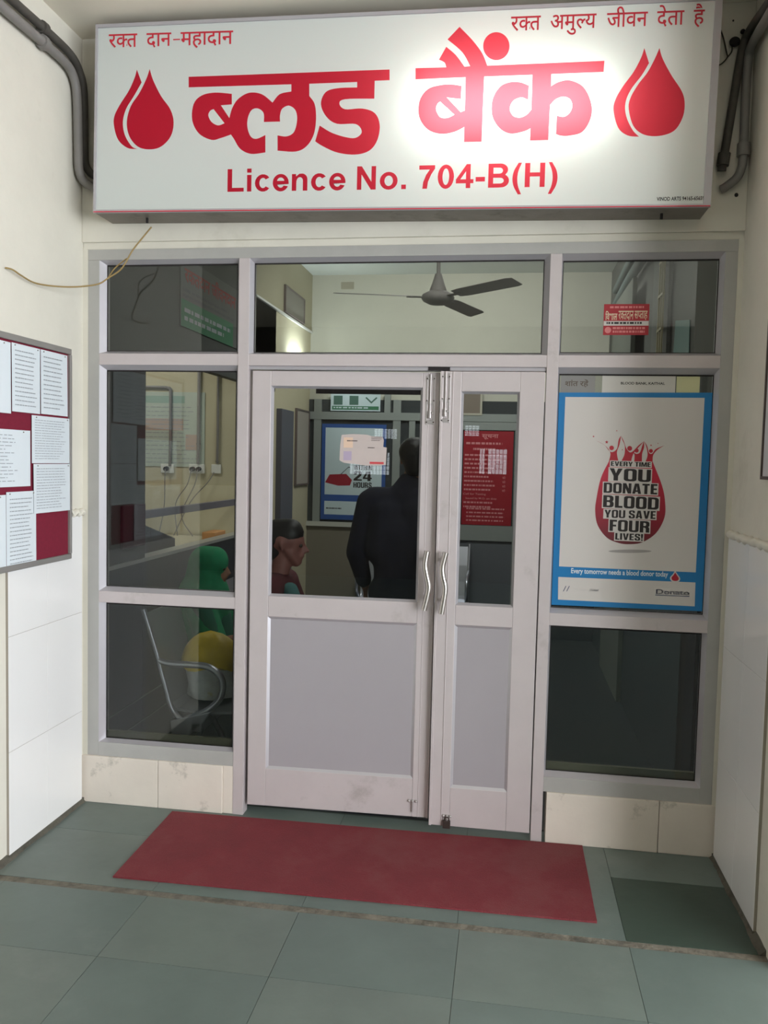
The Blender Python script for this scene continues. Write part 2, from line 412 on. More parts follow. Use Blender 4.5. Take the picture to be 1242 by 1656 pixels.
def pane(k, ox0, ox1, oz0, oz1, gx0, gx1, gz0, gz1, yf=-0.001, yg=0.03):
    root = S(empty('window_%d' % k, ((ox0+ox1)/2, 0.0, oz0)))
    inv = Vector(root.location)
    m = MB(); o = [(ox0, oz0), (ox1, oz0), (ox1, oz1), (ox0, oz1)]; i = [(gx0, gz0), (gx1, gz0), (gx1, gz1), (gx0, gz1)]
    for a in range(4):
        b = (a+1) % 4
        q = [Vector((o[a][0], yf, o[a][1])), Vector((o[b][0], yf, o[b][1])), Vector((i[b][0], yg, i[b][1])), Vector((i[a][0], yg, i[a][1]))]
        back = [Vector((p.x, FY-0.004, p.z)) for p in q]
        m._add([p-inv for p in q+back], [(0, 1, 2, 3), (4, 7, 6, 5), (0, 4, 5, 1), (2, 6, 7, 3), (1, 5, 6, 2), (0, 3, 7, 4)])
    m.build('window_frame', BEAD, root)
    gl = MB().box(gx0-0.004-inv.x, gx1+0.004-inv.x, yg+0.002, yg+0.006, gz0-0.004-inv.z, gz1+0.004-inv.z)
    gl.build('glass', GLASS, root)
    gk = MB(); X0, X1, Z0, Z1 = gx0-inv.x, gx1-inv.x, gz0-inv.z, gz1-inv.z
    gk.box(X0, X1, yg-0.0015, yg+0.002, Z1-0.006, Z1); gk.box(X1-0.0035, X1, yg-0.0015, yg+0.002, Z0, Z1-0.006); gk.box(X0, X0+0.0025, yg-0.0015, yg+0.002, Z0, Z1-0.006); gk.box(X0+0.0025, X1-0.0035, yg-0.0015, yg+0.002, Z0, Z0+0.0025)
    gk.build('gasket', DARKHOLE, root)
    if k in (6, 7): MB().box(X0, X1, yg+0.007, yg+0.026, Z0-0.004, Z0+0.034).build('inner_sill', mat('olive_sill', (112, 108, 88), 0.6), root)
    return root
pane(1, -1.398, -0.7148, 2.173, 2.606, -1.375, -0.731, 2.187, 2.590)
pane(2, -0.664, 0.6835, 2.173, 2.606, -0.651, 0.660, 2.183, 2.590)
pane(3, 0.733, 1.404, 2.173, 2.606, 0.740, 1.388, 2.187, 2.583)
pane(4, -1.398, -0.7148, 1.041, 2.120, -1.375, -0.731, 1.061, 2.098)
pane(5, 0.733, 1.404, 1.041, 2.120, 0.740, 1.388, 1.061, 2.095)
pane(6, -1.398, -0.7148, 0.300, 0.986, -1.375, -0.731, 0.312, 0.980)
pane(7, 0.733, 1.404, 0.300, 0.986, 0.742, 1.388, 0.320, 0.979)

# doors: two aluminium leaves
def door(n, x0, x1, z0, z1, gx0, gx1, gz0, gz1, pz0, pz1, hinge, rz, dy, meeting):
    root = S(empty('door_%d' % n, (hinge, dy, z0), rz)); X = lambda x: x-hinge; Z = lambda z: z-z0
    T = 0.036
    m = MB()
    m.box(X(x0), X(gx0), 0, T, 0, Z(z1)); m.box(X(gx1), X(x1), 0, T, 0, Z(z1))
    m.build('stile', ALU, root, bevel=0.002)
    m = MB(); m.box(X(gx0)+.0006, X(gx1)-.0006, 0.001, T-.001, Z(gz1), Z(z1)); m.box(X(gx0)+.0006, X(gx1)-.0006, 0.001, T-.001, Z(pz1), Z(gz0)); m.box(X(gx0)+.0006, X(gx1)-.0006, 0.001, T-.001, 0, Z(pz0))
    m.build('rail', ALU, root, bevel=0.0015)
    # sloping beads round glass and panel
    def bead(a0, a1, c0, c1, w, d, nm, mm):
        q = MB(); o = [(a0, c0), (a1, c0), (a1, c1), (a0, c1)]; i = [(a0+w, c0+w), (a1-w, c0+w), (a1-w, c1-w), (a0+w, c1-w)]
        for a in range(4):
            b = (a+1) % 4
            q._add([(X(o[a][0]), 0.002, Z(o[a][1])), (X(o[b][0]), 0.002, Z(o[b][1])), (X(i[b][0]), d, Z(i[b][1])), (X(i[a][0]), d, Z(i[a][1]))], [(0, 1, 2, 3)])
        q.build(nm, mm, root)
    bead(gx0, gx1, gz0, gz1, 0.010, 0.020, 'glazing_bead', BEAD)
    bead(gx0, gx1, pz0, pz1, 0.012, 0.010, 'panel_bead', BEAD)
    B(X(gx0), X(gx1), 0.0215, 0.0255, Z(gz0), Z(gz1)).build('glass', GLASS, root)
    B(X(gx0)+.004, X(gx1)-.004, 0.010, 0.024, Z(pz0)+.004, Z(pz1)-.004).build('panel', PANEL, root)
    m = MB()   # meeting edge profile
    if meeting == 'r': m.box(X(x1)-0.010, X(x1)-0.0005, -0.004, 0.0, 0.0, Z(z1)); m.box(X(x1)-0.050, X(x1)-0.047, -0.002, 0.0, 0, Z(z1))
    else: m.box(X(x0)+0.0005, X(x0)+0.012, -0.006, 0.0, 0.0, Z(z1)); m.box(X(x0)+0.055, X(x0)+0.059, -0.003, 0.0, 0, Z(z1))
    m.build('edge_profile', ALU, root, bevel=0.001)
    return root
dl = door(1, -0.648, 0.216, 0.048, 2.098, -0.560, 0.140, 1.053, 2.030, 0.228, 0.956, -0.648, math.radians(1.6), 0.008, 'r')
dr = door(2, 0.222, 0.678, 0.034, 2.100, 0.316, 0.572, 1.056, 2.012, 0.214, 0.966, 0.678, math.radians(0.0), -0.004, 'l')

def pull(door_root, pts, z0):
    hx, hy, hz = door_root.location
    m = MB(); P = [Vector((x-hx, -0.052-hy, z-hz)) for x, z in pts]; m.tube(P, 0.0135, 14, smooth=6)
    o = m.build('handle', STEEL, door_root, smooth=True); o['label'] = 'curved steel pull handle'
    for q in (P[1], P[-2]):
        MB().cyl((q.x, q.y, q.z), (q.x, 0.012 if door_root is dl else 0.004, q.z), 0.009).build('handle_mount', STEEL, o, smooth=True)
pull(dl, [(0.184, 1.297), (0.178, 1.260), (0.176, 1.230), (0.184, 1.188), (0.193, 1.150), (0.194, 1.125), (0.186, 1.080), (0.175, 1.030)], 0)
pull(dr, [(0.270, 1.297), (0.262, 1.262), (0.256, 1.228), (0.260, 1.190), (0.270, 1.150), (0.271, 1.122), (0.266, 1.080), (0.258, 1.022)], 0)
def bolt(root, x, z0, z1, y=0.0):
    hx, hy, hz = root.location; x -= hx; z0 -= hz; z1 -= hz
    m = MB(); m.box(x-0.020, x-0.012, y-0.003, y, z0, z1); m.box(x+0.012, x+0.020, y-0.003, y, z0, z1)
    for zz in (z0+0.012, z0+0.10, z1-0.008): m.box(x-0.020, x+0.020, y-0.004, y, zz-0.010, zz+0.008)
    b = m.build('door_bolt', CHROME, root, bevel=0.001)
    m = MB(); m.cyl((x, y-0.008, z0+0.03), (x, y-0.008, z1+0.008), 0.0042, 10); m.cyl((x, y-0.010, z0+0.028), (x, y-0.010, z0+0.06), 0.008, 10)
    m.cyl((x, y-0.008, z0+0.055), (x+0.012, y-0.022, z0+0.050), 0.004, 8)
    m.build('bolt_rod', CHROME, b, smooth=True)
    m = MB()
    for zz in (z0+0.010, z0+0.106, z1-0.012):
        for s_ in (-0.0155, 0.0155): m.cyl((x+s_, y-0.0035, zz), (x+s_, y-0.006, zz), 0.0034, 8)
    m.build('screw', SCREW, b)
bolt(dl, 0.176, 1.865, 2.082); bolt(dr, 0.247, 1.872, 2.088)
def foot_bolt(root, x, z, rod, lock):
    hx, hy, hz = root.location; x -= hx; z -= hz
    m = MB(); m.box(x-0.020, x+0.020, -0.003, 0, z-0.006, z+0.006)
    for s_ in (-0.016, 0.0, 0.016): m.ball((x+s_, -0.005, z), 0.006, seg=8, rings=6)
    b = m.build('foot_bolt', CHROME, root, smooth=True)
    MB().cyl((x, -0.007, z), (x, -0.007, z-rod), 0.004, 8).build('bolt_rod', CHROME, b)
    if lock:
        m = MB(); m.box(x-0.017, x+0.017, -0.020, -0.004, z-0.052, z-0.018); m.tube([(x-0.010, -0.012, z-0.02), (x-0.008, -0.012, z-0.004), (x+0.008, -0.012, z-0.004), (x+0.010, -0.012, z-0.02)], 0.003, 8, smooth=3)
        m.build('bolt_socket', SCREW, b, bevel=0.004)
foot_bolt(dl, 0.142, 0.124, 0.05, False); foot_bolt(dr, 0.305, 0.082, 0.03, True)
# dark notch over the meeting stiles
m = MB(); m.box(0.165, 0.262, 0.002, 0.006, 2.103, 2.119); S(m.build('trim_21', DARKHOLE))
# door blind / dark seal strips seen behind the door glass
DSTR = mat('dark_brown_tape', (40, 26, 30), 0.7)
hx, hy, hz = dl.location
t = MB().box(-0.355-hx, 0.136-hx, 0.027, 0.030, 1.999-hz, 2.022-hz).build('seal_strip', DSTR, dl)

# ------------------------------------------------------------------ red door mat
MATR = mat('red_mat', (122, 38, 46), 0.8, var=0.18, scale=4, bump=0.7, bscale=220, stain=(118, 62, 62), stain_amt=0.55, stain_scale=2.0, stain_low=0.50)
m = MB(); n = 40; P = []
A, Bp, Cp, Dp = Vector((-1.0, -0.045, 0)), Vector((0.912, -0.018, 0)), Vector((0.912, -0.640, 0)), Vector((-0.985, -0.672, 0))
V = []; Fa = []
for i in range(n+1):
    for j in range(13):
        p = (A*(1-i/n)+Bp*(i/n))*(1-j/12)+(Dp*(1-i/n)+Cp*(i/n))*(j/12)
        z = 0.0072+0.0016*math.sin(i*0.9)*math.sin(j*0.7)+(0.004 if (i == n and j > 10) else 0)
        V.append((p.x, p.y, z))
N1 = len(V)
V += [(x, y, 0.0006) for x, y, z in V]
for i in range(n):
    for j in range(12):
        a = i*13+j; Fa.append((a, a+1, a+14, a+13)); Fa.append((a+N1, a+13+N1, a+14+N1, a+1+N1))
for i in range(n):
    for j in (0, 12):
        a = i*13+j; Fa.append((a, a+13, a+13+N1, a+N1))
for j in range(12):
    for i in (0, n):
        a = i*13+j; Fa.append((a, a+1, a+1+N1, a+N1))
m._add(V, Fa)
tag(m.build('door_mat', MATR, smooth=True), 'long red rubber mat lying on green stone floor before the doors', 'mat')

# ------------------------------------------------------------------ lit sign box
YS = -0.192
root = empty('signboard', (-0.01, -0.014, 2.74))
tag(root, 'large white backlit signboard with red Hindi lettering above the doors', 'sign')
I = Vector(root.location)
a = math.radians(-0.72)
def sg(u, y, v):   # sign's own axes, hung slightly askew
    cx, cz = -0.012, 3.155
    return Vector((cx+u*math.cos(a)-v*math.sin(a), y, cz+u*math.sin(a)+v*math.cos(a)))-I
HW, HH = 1.309, 0.402
def sbox(m, u0, u1, y0, y1, v0, v1):
    c = [sg(u, y, v) for v in (v0, v1) for y in (y0, y1) for u in (u0, u1)]
    m._add(c, [(0, 2, 3, 1), (4, 5, 7, 6), (0, 1, 5, 4), (2, 6, 7, 3), (0, 4, 6, 2), (1, 3, 7, 5)])
m = MB()
sbox(m, -HW, HW, YS+0.010, -0.016, -HH, -HH+0.012); sbox(m, -HW, HW, YS+0.010, -0.016, HH-0.012, HH)
sbox(m, -HW, -HW+0.012, YS+0.010, -0.016, -HH+0.012, HH-0.012); sbox(m, HW-0.012, HW, YS+0.010, -0.016, -HH+0.012, HH-0.012)
sbox(m, -HW, HW, -0.016, -0.0145, -HH, HH)
m.build('casing', SIGNMET, root)
m = MB(); sbox(m, -HW-.002, HW+.002, YS-0.003, YS+0.010, -HH-.002, -HH+0.010); sbox(m, -HW-.002, HW+.002, YS-0.003, YS+0.010, HH-0.012, HH+.002)
sbox(m, -HW-.002, -HW+0.008, YS-0.003, YS+0.010, -HH+0.010, HH-0.012); sbox(m, HW-0.026, HW+.002, YS-0.003, YS+0.010, -HH+0.010, HH-0.012)
m.build('rim', SIGNRIM, root, bevel=0.001)
m = MB(); sbox(m, -HW, HW, YS-0.0045, YS-0.003, -HH-0.001, -HH+0.003); o = m.build('edge_line', RED, root); o['label'] = 'thin red line along the lower edge'
FACE = translucent('sign_acrylic', (226, 231, 227), 'trl', 0.3, (0.9, 0.97, 0.93))
VIN = translucent('red_vinyl', (200, 28, 54), 'trl', 0.4, (0.95, 0.13, 0.17))
def sgn(m, nm, mm=VIN, lab=None):
    m.v = [tuple(Vector(v)-I) for v in m.v]; o = m.build(nm, mm, root)
    if lab: o['label'] = lab
    return o
YL = YS+0.004
# big word, left
blood = [(52,118,1),(1173,77,1),(1173,137,1),(1090,140,1),(1088,240,1),(925,243),(893,268),(925,299),(1020,295),(1090,320),(1118,385),(1105,470),(1060,530),(980,552),(880,540),(800,505),(758,478,1),(783,390,1),(850,430),(930,455),(985,458),(1018,425),(985,382),(880,380),(820,340),(790,270),(815,205),(880,182),(992,177,1),(992,147,1),(725,157,1),(725,225,1),(755,270),(763,350),(750,440),(710,505),(650,535),(548,530,1),(548,445,1),(600,450),(640,425),(657,360),(648,305),(612,279),(575,295),(562,330),(562,368,1),(472,370,1),(470,320),(440,295),(405,302),(383,345),(380,400),(398,450),(430,464),(480,443,1),(480,540,1),(400,548),(340,520),(305,465),(288,440,1),(230,460),(180,470),(110,435),(72,360),(80,270),(125,222),(200,206),(293,213,1),(293,272,1),(232,277,1),(279,348,1),(296,290),(330,240),(390,207),(460,215),(520,262,1),(560,215),(625,200,1),(625,160,1),(52,177,1)]
bhole = [(191,298,1),(252,377,1),(216,389),(180,370),(162,334),(172,308)]
m = MB(); traced(m, [blood, bhole], 3.45, 290, 90, YL, -0.0008)
sgn(m, 'lettering', lab='big red Hindi word at left')
bank = [(45,302,1),(232,297,1),(222,268),(188,250,1),(232,172,1),(290,222),(343,293,1),(378,290,1),(330,205),(240,127,1),(313,50,1),(390,130),(450,210),(482,287,1),(1195,257,1),(1190,325,1),(872,338,1),(870,412,1),(920,385),(990,377),(1070,420),(1115,520),(1110,610),(1060,690),(980,713),(930,713),(900,703,1),(905,592,1),(950,598),(985,572),(1000,530),(985,490),(945,475),(900,490),(864,525,1),(853,740,1),(742,743,1),(745,668,1),(700,688),(620,700),(555,665),(512,590),(515,490),(560,415),(620,388),(680,388),(735,408,1),(730,495,1),(690,480),(640,500),(618,550),(640,593),(680,603),(720,587),(750,555,1),(757,342,1),(463,353,1),(447,750,1),(340,752,1),(342,660,1),(280,690),(200,702),(120,675),(68,600),(70,500),(120,430),(200,405),(270,402),(325,410,1),(321,490,1),(235,480,1),(320,570,1),(345,560,1),(350,357,1),(45,370,1)]
khole = [(195,505,1),(282,585,1),(240,605),(195,600),(170,555),(178,520)]
bindu = [(537+80*math.cos(t*PI/14), 168+85*math.sin(t*PI/14)) for t in range(28)]
m = MB(); traced(m, [bank, khole], 3.764, 660, 30, YL, -0.0008); traced(m, [bindu], 3.764, 660, 30, YL, -0.0008)
sgn(m, 'lettering', lab='big red Hindi word at right')
m = MB()
traced(m, [[(392,150,1),(420,240),(480,360),(550,460),(577,560),(555,670),(480,750),(390,772),(300,750),(235,670),(215,560),(245,440),(310,340),(365,230)]], 4.777, 160, 80, YL, -0.0008)
traced(m, [[(293,155,1),(330,255,1),(270,360),(210,460),(185,560),(200,660),(250,745),(295,770,1),(220,760),(150,700),(118,600),(118,520),(160,430),(230,320),(275,220)]], 4.777, 160, 80, YL, -0.0008)
sgn(m, 'drop_emblem', lab='red blood drop emblem at left')
m = MB()
traced(m, [[(565,115,1),(600,230),(690,400),(800,570),(832,700),(810,850),(720,990),(560,1045),(400,1030),(290,940),(240,760),(260,640),(340,500),(440,370),(520,220)]], 6.537, 980, 60, YL, -0.0008)
traced(m, [[(405,115,1),(455,275,1),(380,400),(260,560),(205,700),(215,840),(280,980),(350,1053,1),(230,1040),(130,960),(80,780),(100,660),(180,520),(290,370),(370,220)]], 6.537, 980, 60, YL, -0.0008)
sgn(m, 'drop_emblem', lab='red blood drop emblem at right')
# bold grotesque for the licence line
def arc(cx, cy, rx, ry, a0, a1, n=14): return [(cx+rx*math.cos(math.radians(a0+(a1-a0)*i/n)), cy+ry*math.sin(math.radians(a0+(a1-a0)*i/n))) for i in range(n+1)]
def rect(x0, y0, x1, y1): return [(x0, y0), (x1, y0), (x1, y1), (x0, y1)]
G = {
 'L': (611, [[(73, 0), (581, 0), (581, 122), (217, 122), (217, 710), (73, 710)]]),
 'i': (278, [rect(72, 0, 209, 519), rect(72, 589, 209, 716)]),
 'c': (556, [arc(290, 260, 250, 271, 38, 322) + arc(290, 260, 112, 160, 318, 42)]),
 'e': (556, [arc(280, 260, 246, 271, 0, 0, 1)[:1] + arc(280, 260, 246, 271, 2, 335, 26) + arc(280, 255, 112, 150, 325, 190, 10) + [(168, 215), (526, 215)], arc(280, 300, 112, 120, 8, 172, 12)]),
 'n': (611, [[(67, 0), (204, 0), (204, 235)] + arc(300, 262, 96, 155, 165, 90, 6) + arc(320, 310, 84, 107, 90, 0, 6) + [(404, 0), (542, 0), (542, 320)] + arc(372, 350, 170, 181, 0, 90, 8) + [(290, 525), (194, 443), (194, 519), (67, 519)]]),
 'N': (722, [[(74, 0), (208, 0), (208, 467), (497, 0), (642, 0), (642, 716), (508, 716), (508, 238), (215, 716), (74, 716)]]),
 'o': (611, [arc(305, 260, 266, 271, 0, 345, 23), arc(305, 260, 126, 158, 0, 345, 23)]),
 '.': (278, [rect(72, 0, 209, 137)]),
 '7': (556, [[(42, 578), (355, 578), (250, 420), (165, 200), (145, 0), (282, 0), (310, 210), (400, 430), (511, 604), (511, 706), (42, 706)]]),
 '0': (556, [arc(277, 353, 239, 365, 0, 345, 23), arc(277, 353, 98, 250, 0, 345, 23)]),
 '4': (556, [[(312, 0), (444, 0), (444, 144), (533, 144), (533, 265), (444, 265), (444, 719), (329, 719), (19, 264), (19, 144), (312, 144)], [(312, 265), (312, 508), (148, 265)]]),
 '-': (333, [rect(40, 190, 310, 328)]),
 'B': (722, [[(73, 0), (380, 0)] + arc(450, 205, 225, 203, -75, 60, 10) + arc(420, 530, 220, 186, -25, 90, 9) + [(73, 716)], [(218, 122), (400, 122)] + arc(420, 207, 105, 85, -85, 85, 8) + [(218, 295)], [(218, 415), (380, 415)] + arc(400, 506, 95, 88, -80, 80, 8) + [(218, 597)]]),
 '(': (333, [[(217, -210), (311, -210)] + arc(520, 260, 330, 560, 215, 145, 10) + [(311, 728), (217, 728)] + arc(500, 260, 450, 560, 140, 220, 12)]),
 ')': (333, [[(333-x, y) for x, y in [(217, -210), (311, -210)] + arc(520, 260, 330, 560, 215, 145, 10) + [(311, 728), (217, 728)] + arc(500, 260, 450, 560, 140, 220, 12)]]),
 'H': (722, [[(73, 0), (218, 0), (218, 313), (501, 313), (501, 0), (645, 0), (645, 716), (501, 716), (501, 434), (218, 434), (218, 716), (73, 716)]]),
}
def word(mb, s, x0, x1, yp):
    """x0, x1: the word's baseline ends in the sign plane (3D); cap height 0.1 m or so"""
    tot = sum(G[c][0] for c in s); adv = 0; d = (x1-x0)
    for c in s:
        for cs in ([G[c][1]] if c not in 'i' else [[q] for q in G[c][1]]):
            W = [[(x0.x+d.x*(x+adv)/tot, x0.z+d.z*(x+adv)/tot+y/716*CAPH) for x, y in c2] for c2 in cs]
            flatlay(mb, fill2d(W), yp); SIGNC.extend(W)
        adv += G[c][0]
CAPH = (at(375, 273, 'y', YL)-at(375, 310, 'y', YL)).z
for s_, xa, xb in (('Licence', 364, 560), ('No.', 573, 660), ('704-B(H)', 675, 904)):
    yy = lambda x: 310.3-(x-368)*0.0158; m = MB()
    word(m, s_, at(xa, yy(xa), 'y', YL), at(xb, yy(xb), 'y', YL), YL)
    sgn(m, 'lettering', lab='red letters of the licence number line')
frame_ = [sg(u, YL, v)+I for u, v in ((-HW+.006, -HH+.008), (HW-.02, -HH+.008), (HW-.02, HH-.01), (-HW+.006, HH-.01))]
m = MB(); flatlay(m, fill2d([[(q.x, q.z) for q in frame_]]+SIGNC), YL); sgn(m, 'face_panel', FACE)
m = MB(); sbox(m, -HW+.013, HW-.013, -0.020, -0.017, -HH+.013, HH-.013); m.build('bounce_plate', mat('bounce_white', (235, 235, 230), 0.8), root)  # unseen white plate, added to bounce light and even out the face
YL = YS+0.0034
# small mottoes with joined half letters
def half(ch, keep, nxt, over, sx=1.0):
    a_ = text2d(ch, 0.006); x0, x1, _, _ = bbox2(a_[0]); cut = x0+(x1-x0)*keep; c_ = clip2d(a_, x1=cut)
    b_ = text2d(nxt, 0.006); bx = bbox2(b_[0])[0]
    return cat2d([(c_, 0, sx), (b_, cut*sx-bx-over, 1)])
def seq(parts, sp=0.0):
    out = []; x = 0
    for p in parts:
        if p == ' ': x += 0.32; continue
        vf = p if isinstance(p, tuple) else text2d(p, 0.006); b = bbox2(vf[0]); out.append((vf, x-b[0], 1)); x += b[1]-b[0]-0.012
    return cat2d(out)
KT = half('क', 0.80, 'त', 0.03)
LY = half('ल', 0.70, 'य', 0.02)
def motto(vf, pa, pb, htop):   # pa, pb: base of letters left / right in photo survey; htop: pixel height of the headline above base
    A_ = at(*pa, 'y', YL); B_ = at(*pb, 'y', YL); H_ = (at(pa[0], pa[1]-htop, 'y', YL)-A_)
    m = MB(); v, f = vf; b = bbox2(v)
    # headline height of the script is 0.0 .. about 0.62; scale by it
    hh = 0.635
    P = [A_+(B_-A_)*((x-b[0])/(b[1]-b[0]))+Vector((0, 0, 1))*(H_.length*y/hh) for x, y in v]
    n = Vector((0, 0.0008, 0)); k = len(P)
    m._add([p-n for p in P], f)
    return m
for parts, xa, xb in ((['र', KT], 176, 222), (['दान'], 237, 277), (['महादान'], 292, 377)):
    yb = lambda x: 77-(x-176)*0.030
    sgn(motto(seq(parts), (xa, yb(xa)), (xb, yb(xb)), 21.5), 'lettering', RED, 'small Hindi motto at upper left')
p0 = at(280, 65, 'y', YL); p1 = at(291, 64.6, 'y', YL); m = MB(); m.prism([p0, p1, p1+Vector((0, 0, 0.005)), p0+Vector((0, 0, 0.005))], (0, 0.0003, 0)); sgn(m, 'lettering', RED, 'dash in the upper left motto')
for parts, xa, xb, dr in ((['र', KT], 826, 874, 0), (['अमु', LY], 890, 964, 1), (['जीवन'], 981, 1047, 0), (['देता'], 1062, 1106, 0), (['है'], 1121, 1139, 0)):
    yb = lambda x: 50-(x-826)*0.037
    sgn(motto(seq(parts), (xa, yb(xa)), (xb, yb(xb)), 23), 'lettering', RED, 'small Hindi motto at upper right')
m = MB(); p0 = at(1062, 325, 'y', YL); p1 = at(1139, 323.5, 'y', YL); write(m, 'VINOD ARTS 94165-65659', p0, p1-p0, Vector((0, 0, 0.0155)), 0.02, -0.0003)
sgn(m, 'lettering', INK, 'tiny dark sign maker line')
# the tubes behind the acrylic
TUBE = emit('sign_tube_glow', (235, 255, 245), 3.0)
for (xa, xb, z_) in ((0.12, 0.86, 3.17),):
    MB().cyl(Vector((xa, -0.060, z_))-I, Vector((xb, -0.060, z_))-I, 0.013).build('tube_lamp', TUBE, root)
    area('sign_tube_light', ((xa+xb)/2, -0.075, z_), ((xa+xb)/2, -1, z_), xb-xa, 0.22, 5.5, (0.93, 1.0, 0.93))
for u in (1.14, -1.10): MB().tube([sg(u, -0.10, -HH), sg(u, -0.10, -HH-0.022)], 0.006, 8).build('screw', DARKHOLE, root)

# ------------------------------------------------------------------ conduits and wires on the walls
def pipe(name, pts, r, mt, label, cat, group=None, clips=()):
    root_ = empty(name, pts[0]); O = Vector(pts[0])
    m = MB(); m.tube([Vector(p)-O for p in pts], r, 12, smooth=4); m.build('conduit_tube', mt, root_, smooth=True)
    for c_ in clips:
        c0, c1 = Vector(c_[0])-O, Vector(c_[1])-O
        MB().cyl(c0, c1, r*1.45, 12).build('clip', mt, root_, smooth=True)
    tag(root_, label, cat, group); return root_
xl = WL+0.030
pipe('conduit_pipe', [(xl, -1.42, 3.40), (xl, -0.70, 3.405), (xl, -0.36, 3.413), (xl, -0.20, 3.41), (xl, -0.135, 3.375), (xl, -0.11, 3.30), (xl, -0.10, 3.10), (xl+.002, -0.095, 2.99), (xl+0.015, -0.065, 2.945), (xl+0.07, -0.04, 2.915), (-1.338, -0.035, 2.885)], 0.020, PIPE, 'thick grey conduit along left wall, the lower of the two bending down beside the sign', 'conduit', clips=(((xl, -0.40, 3.412), (xl, -0.37, 3.413)),))
pipe('conduit_pipe', [(xl, -1.42, 3.462), (xl, -0.70, 3.465), (xl, -0.36, 3.472), (xl, -0.17, 3.468), (xl, -0.09, 3.43), (xl+.002, -0.055, 3.35), (xl+.002, -0.048, 3.10), (xl+0.006, -0.045, 3.03), (xl+0.04, -0.04, 2.985), (-1.338, -0.035, 2.965)], 0.018, PIPED, 'thin sooty conduit above the grey one on the left wall', 'conduit', clips=(((xl, -0.40, 3.471), (xl, -0.37, 3.472)),))
a1 = at(1200, 62, 'y', -0.045)
pipe('conduit_pipe', [(WR-0.03, -0.81, 3.44), (WR-0.03, -0.35, 3.45), (WR-0.04, -0.09, 3.46), (1.425, -0.04, 3.42), (1.408, -0.04, 3.3), (1.385, -0.04, 3.1), (1.368, -0.04, 2.96), (1.366, -0.035, 2.925)], 0.017, PIPED, 'dark conduit at right of the sign slanting down to an open end', 'conduit', clips=(((1.372, -0.04, 2.995), (1.367, -0.04, 2.945)),))
pipe('conduit_pipe', [(WR-0.03, -0.81, 3.395), (WR-0.03, -0.35, 3.405), (WR-0.03, -0.085, 3.40), (1.445, -0.045, 3.34), (1.443, -0.045, 3.2), (1.445, -0.045, 3.02), (1.443, -0.045, 2.945), (1.425, -0.045, 2.895), (1.385, -0.03, 2.862), (1.37, -0.022, 2.855)], 0.018, PIPE, 'grey conduit in the right corner whose foot hooks back to the wall', 'conduit', clips=(((1.445, -0.045, 3.03), (1.445, -0.045, 2.98)),))
m = MB(); c_ = at(1187, 70, 'y', -0.02); m.ball((c_.x, c_.y-0.012, c_.z), 0.022, 0.014, 0.020); m.ball((c_.x+0.03, c_.y-0.01, c_.z+0.04), 0.010)
tag(m.build('junction_knob', DARKHOLE, smooth=True), 'round black rosette at the top of the right hand conduits', 'fitting')
hl = MB()
for (px_, py_, r_) in ((1197, 248, .011), (1199, 268, .007), (1191, 315, .008), (1186, 33, .004)):
    c_ = at(px_, py_, 'y', -0.016); hl.ball((c_.x, -0.014, c_.z), r_, 0.003, r_*1.1, 10, 6)
S(hl.build('trim_22', DARKHOLE))
WIRE = mat('old_black_wire', (52, 46, 38), 0.8)
m = MB()
m.tube([at(x_, y_, 'y', -0.03) for x_, y_ in ((1164, 45), (1170, 62), (1175, 85), (1176, 93), (1167, 103), (1156, 108))], 0.003, 6, smooth=4)
m.tube([at(x_, y_, 'y', -0.03) for x_, y_ in ((1184, 75), (1183, 84), (1176, 93))], 0.003, 6, smooth=4)
tag(m.build('loose_wire', WIRE, smooth=True), 'short blackened wire hanging between the sign and right conduits', 'wire')
TAN = mat('tan_wire', (150, 126, 78), 0.6)
pts = [(245, 367, -.10), (235, 379, -.10), (215, 404, -.11), (203, 425, -.12), (193, 438, -.12), (176, 449, -.13), (160, 459, -.16), (135, 463, -.22), (110, 464, -.28), (80, 462, -.36), (55, 457, -.45), (35, 446, -.54), (20, 436, -.60), (8, 433, -.62)]
m = MB(); m.tube([at(a_, b_, 'y', y_) for a_, b_, y_ in pts], 0.0035, 8, smooth=5)
m.tube([at(a_, b_, 'y', y_) for a_, b_, y_ in [(205, 418, -.115), (192, 428, -.10), (183, 437, -.10), (175, 449, -.12), (165, 457, -.15)]], 0.003, 8, smooth=5)
tag(m.build('hanging_wire', TAN, smooth=True), 'loose tan flex dangling from the sign towards the left wall', 'wire')

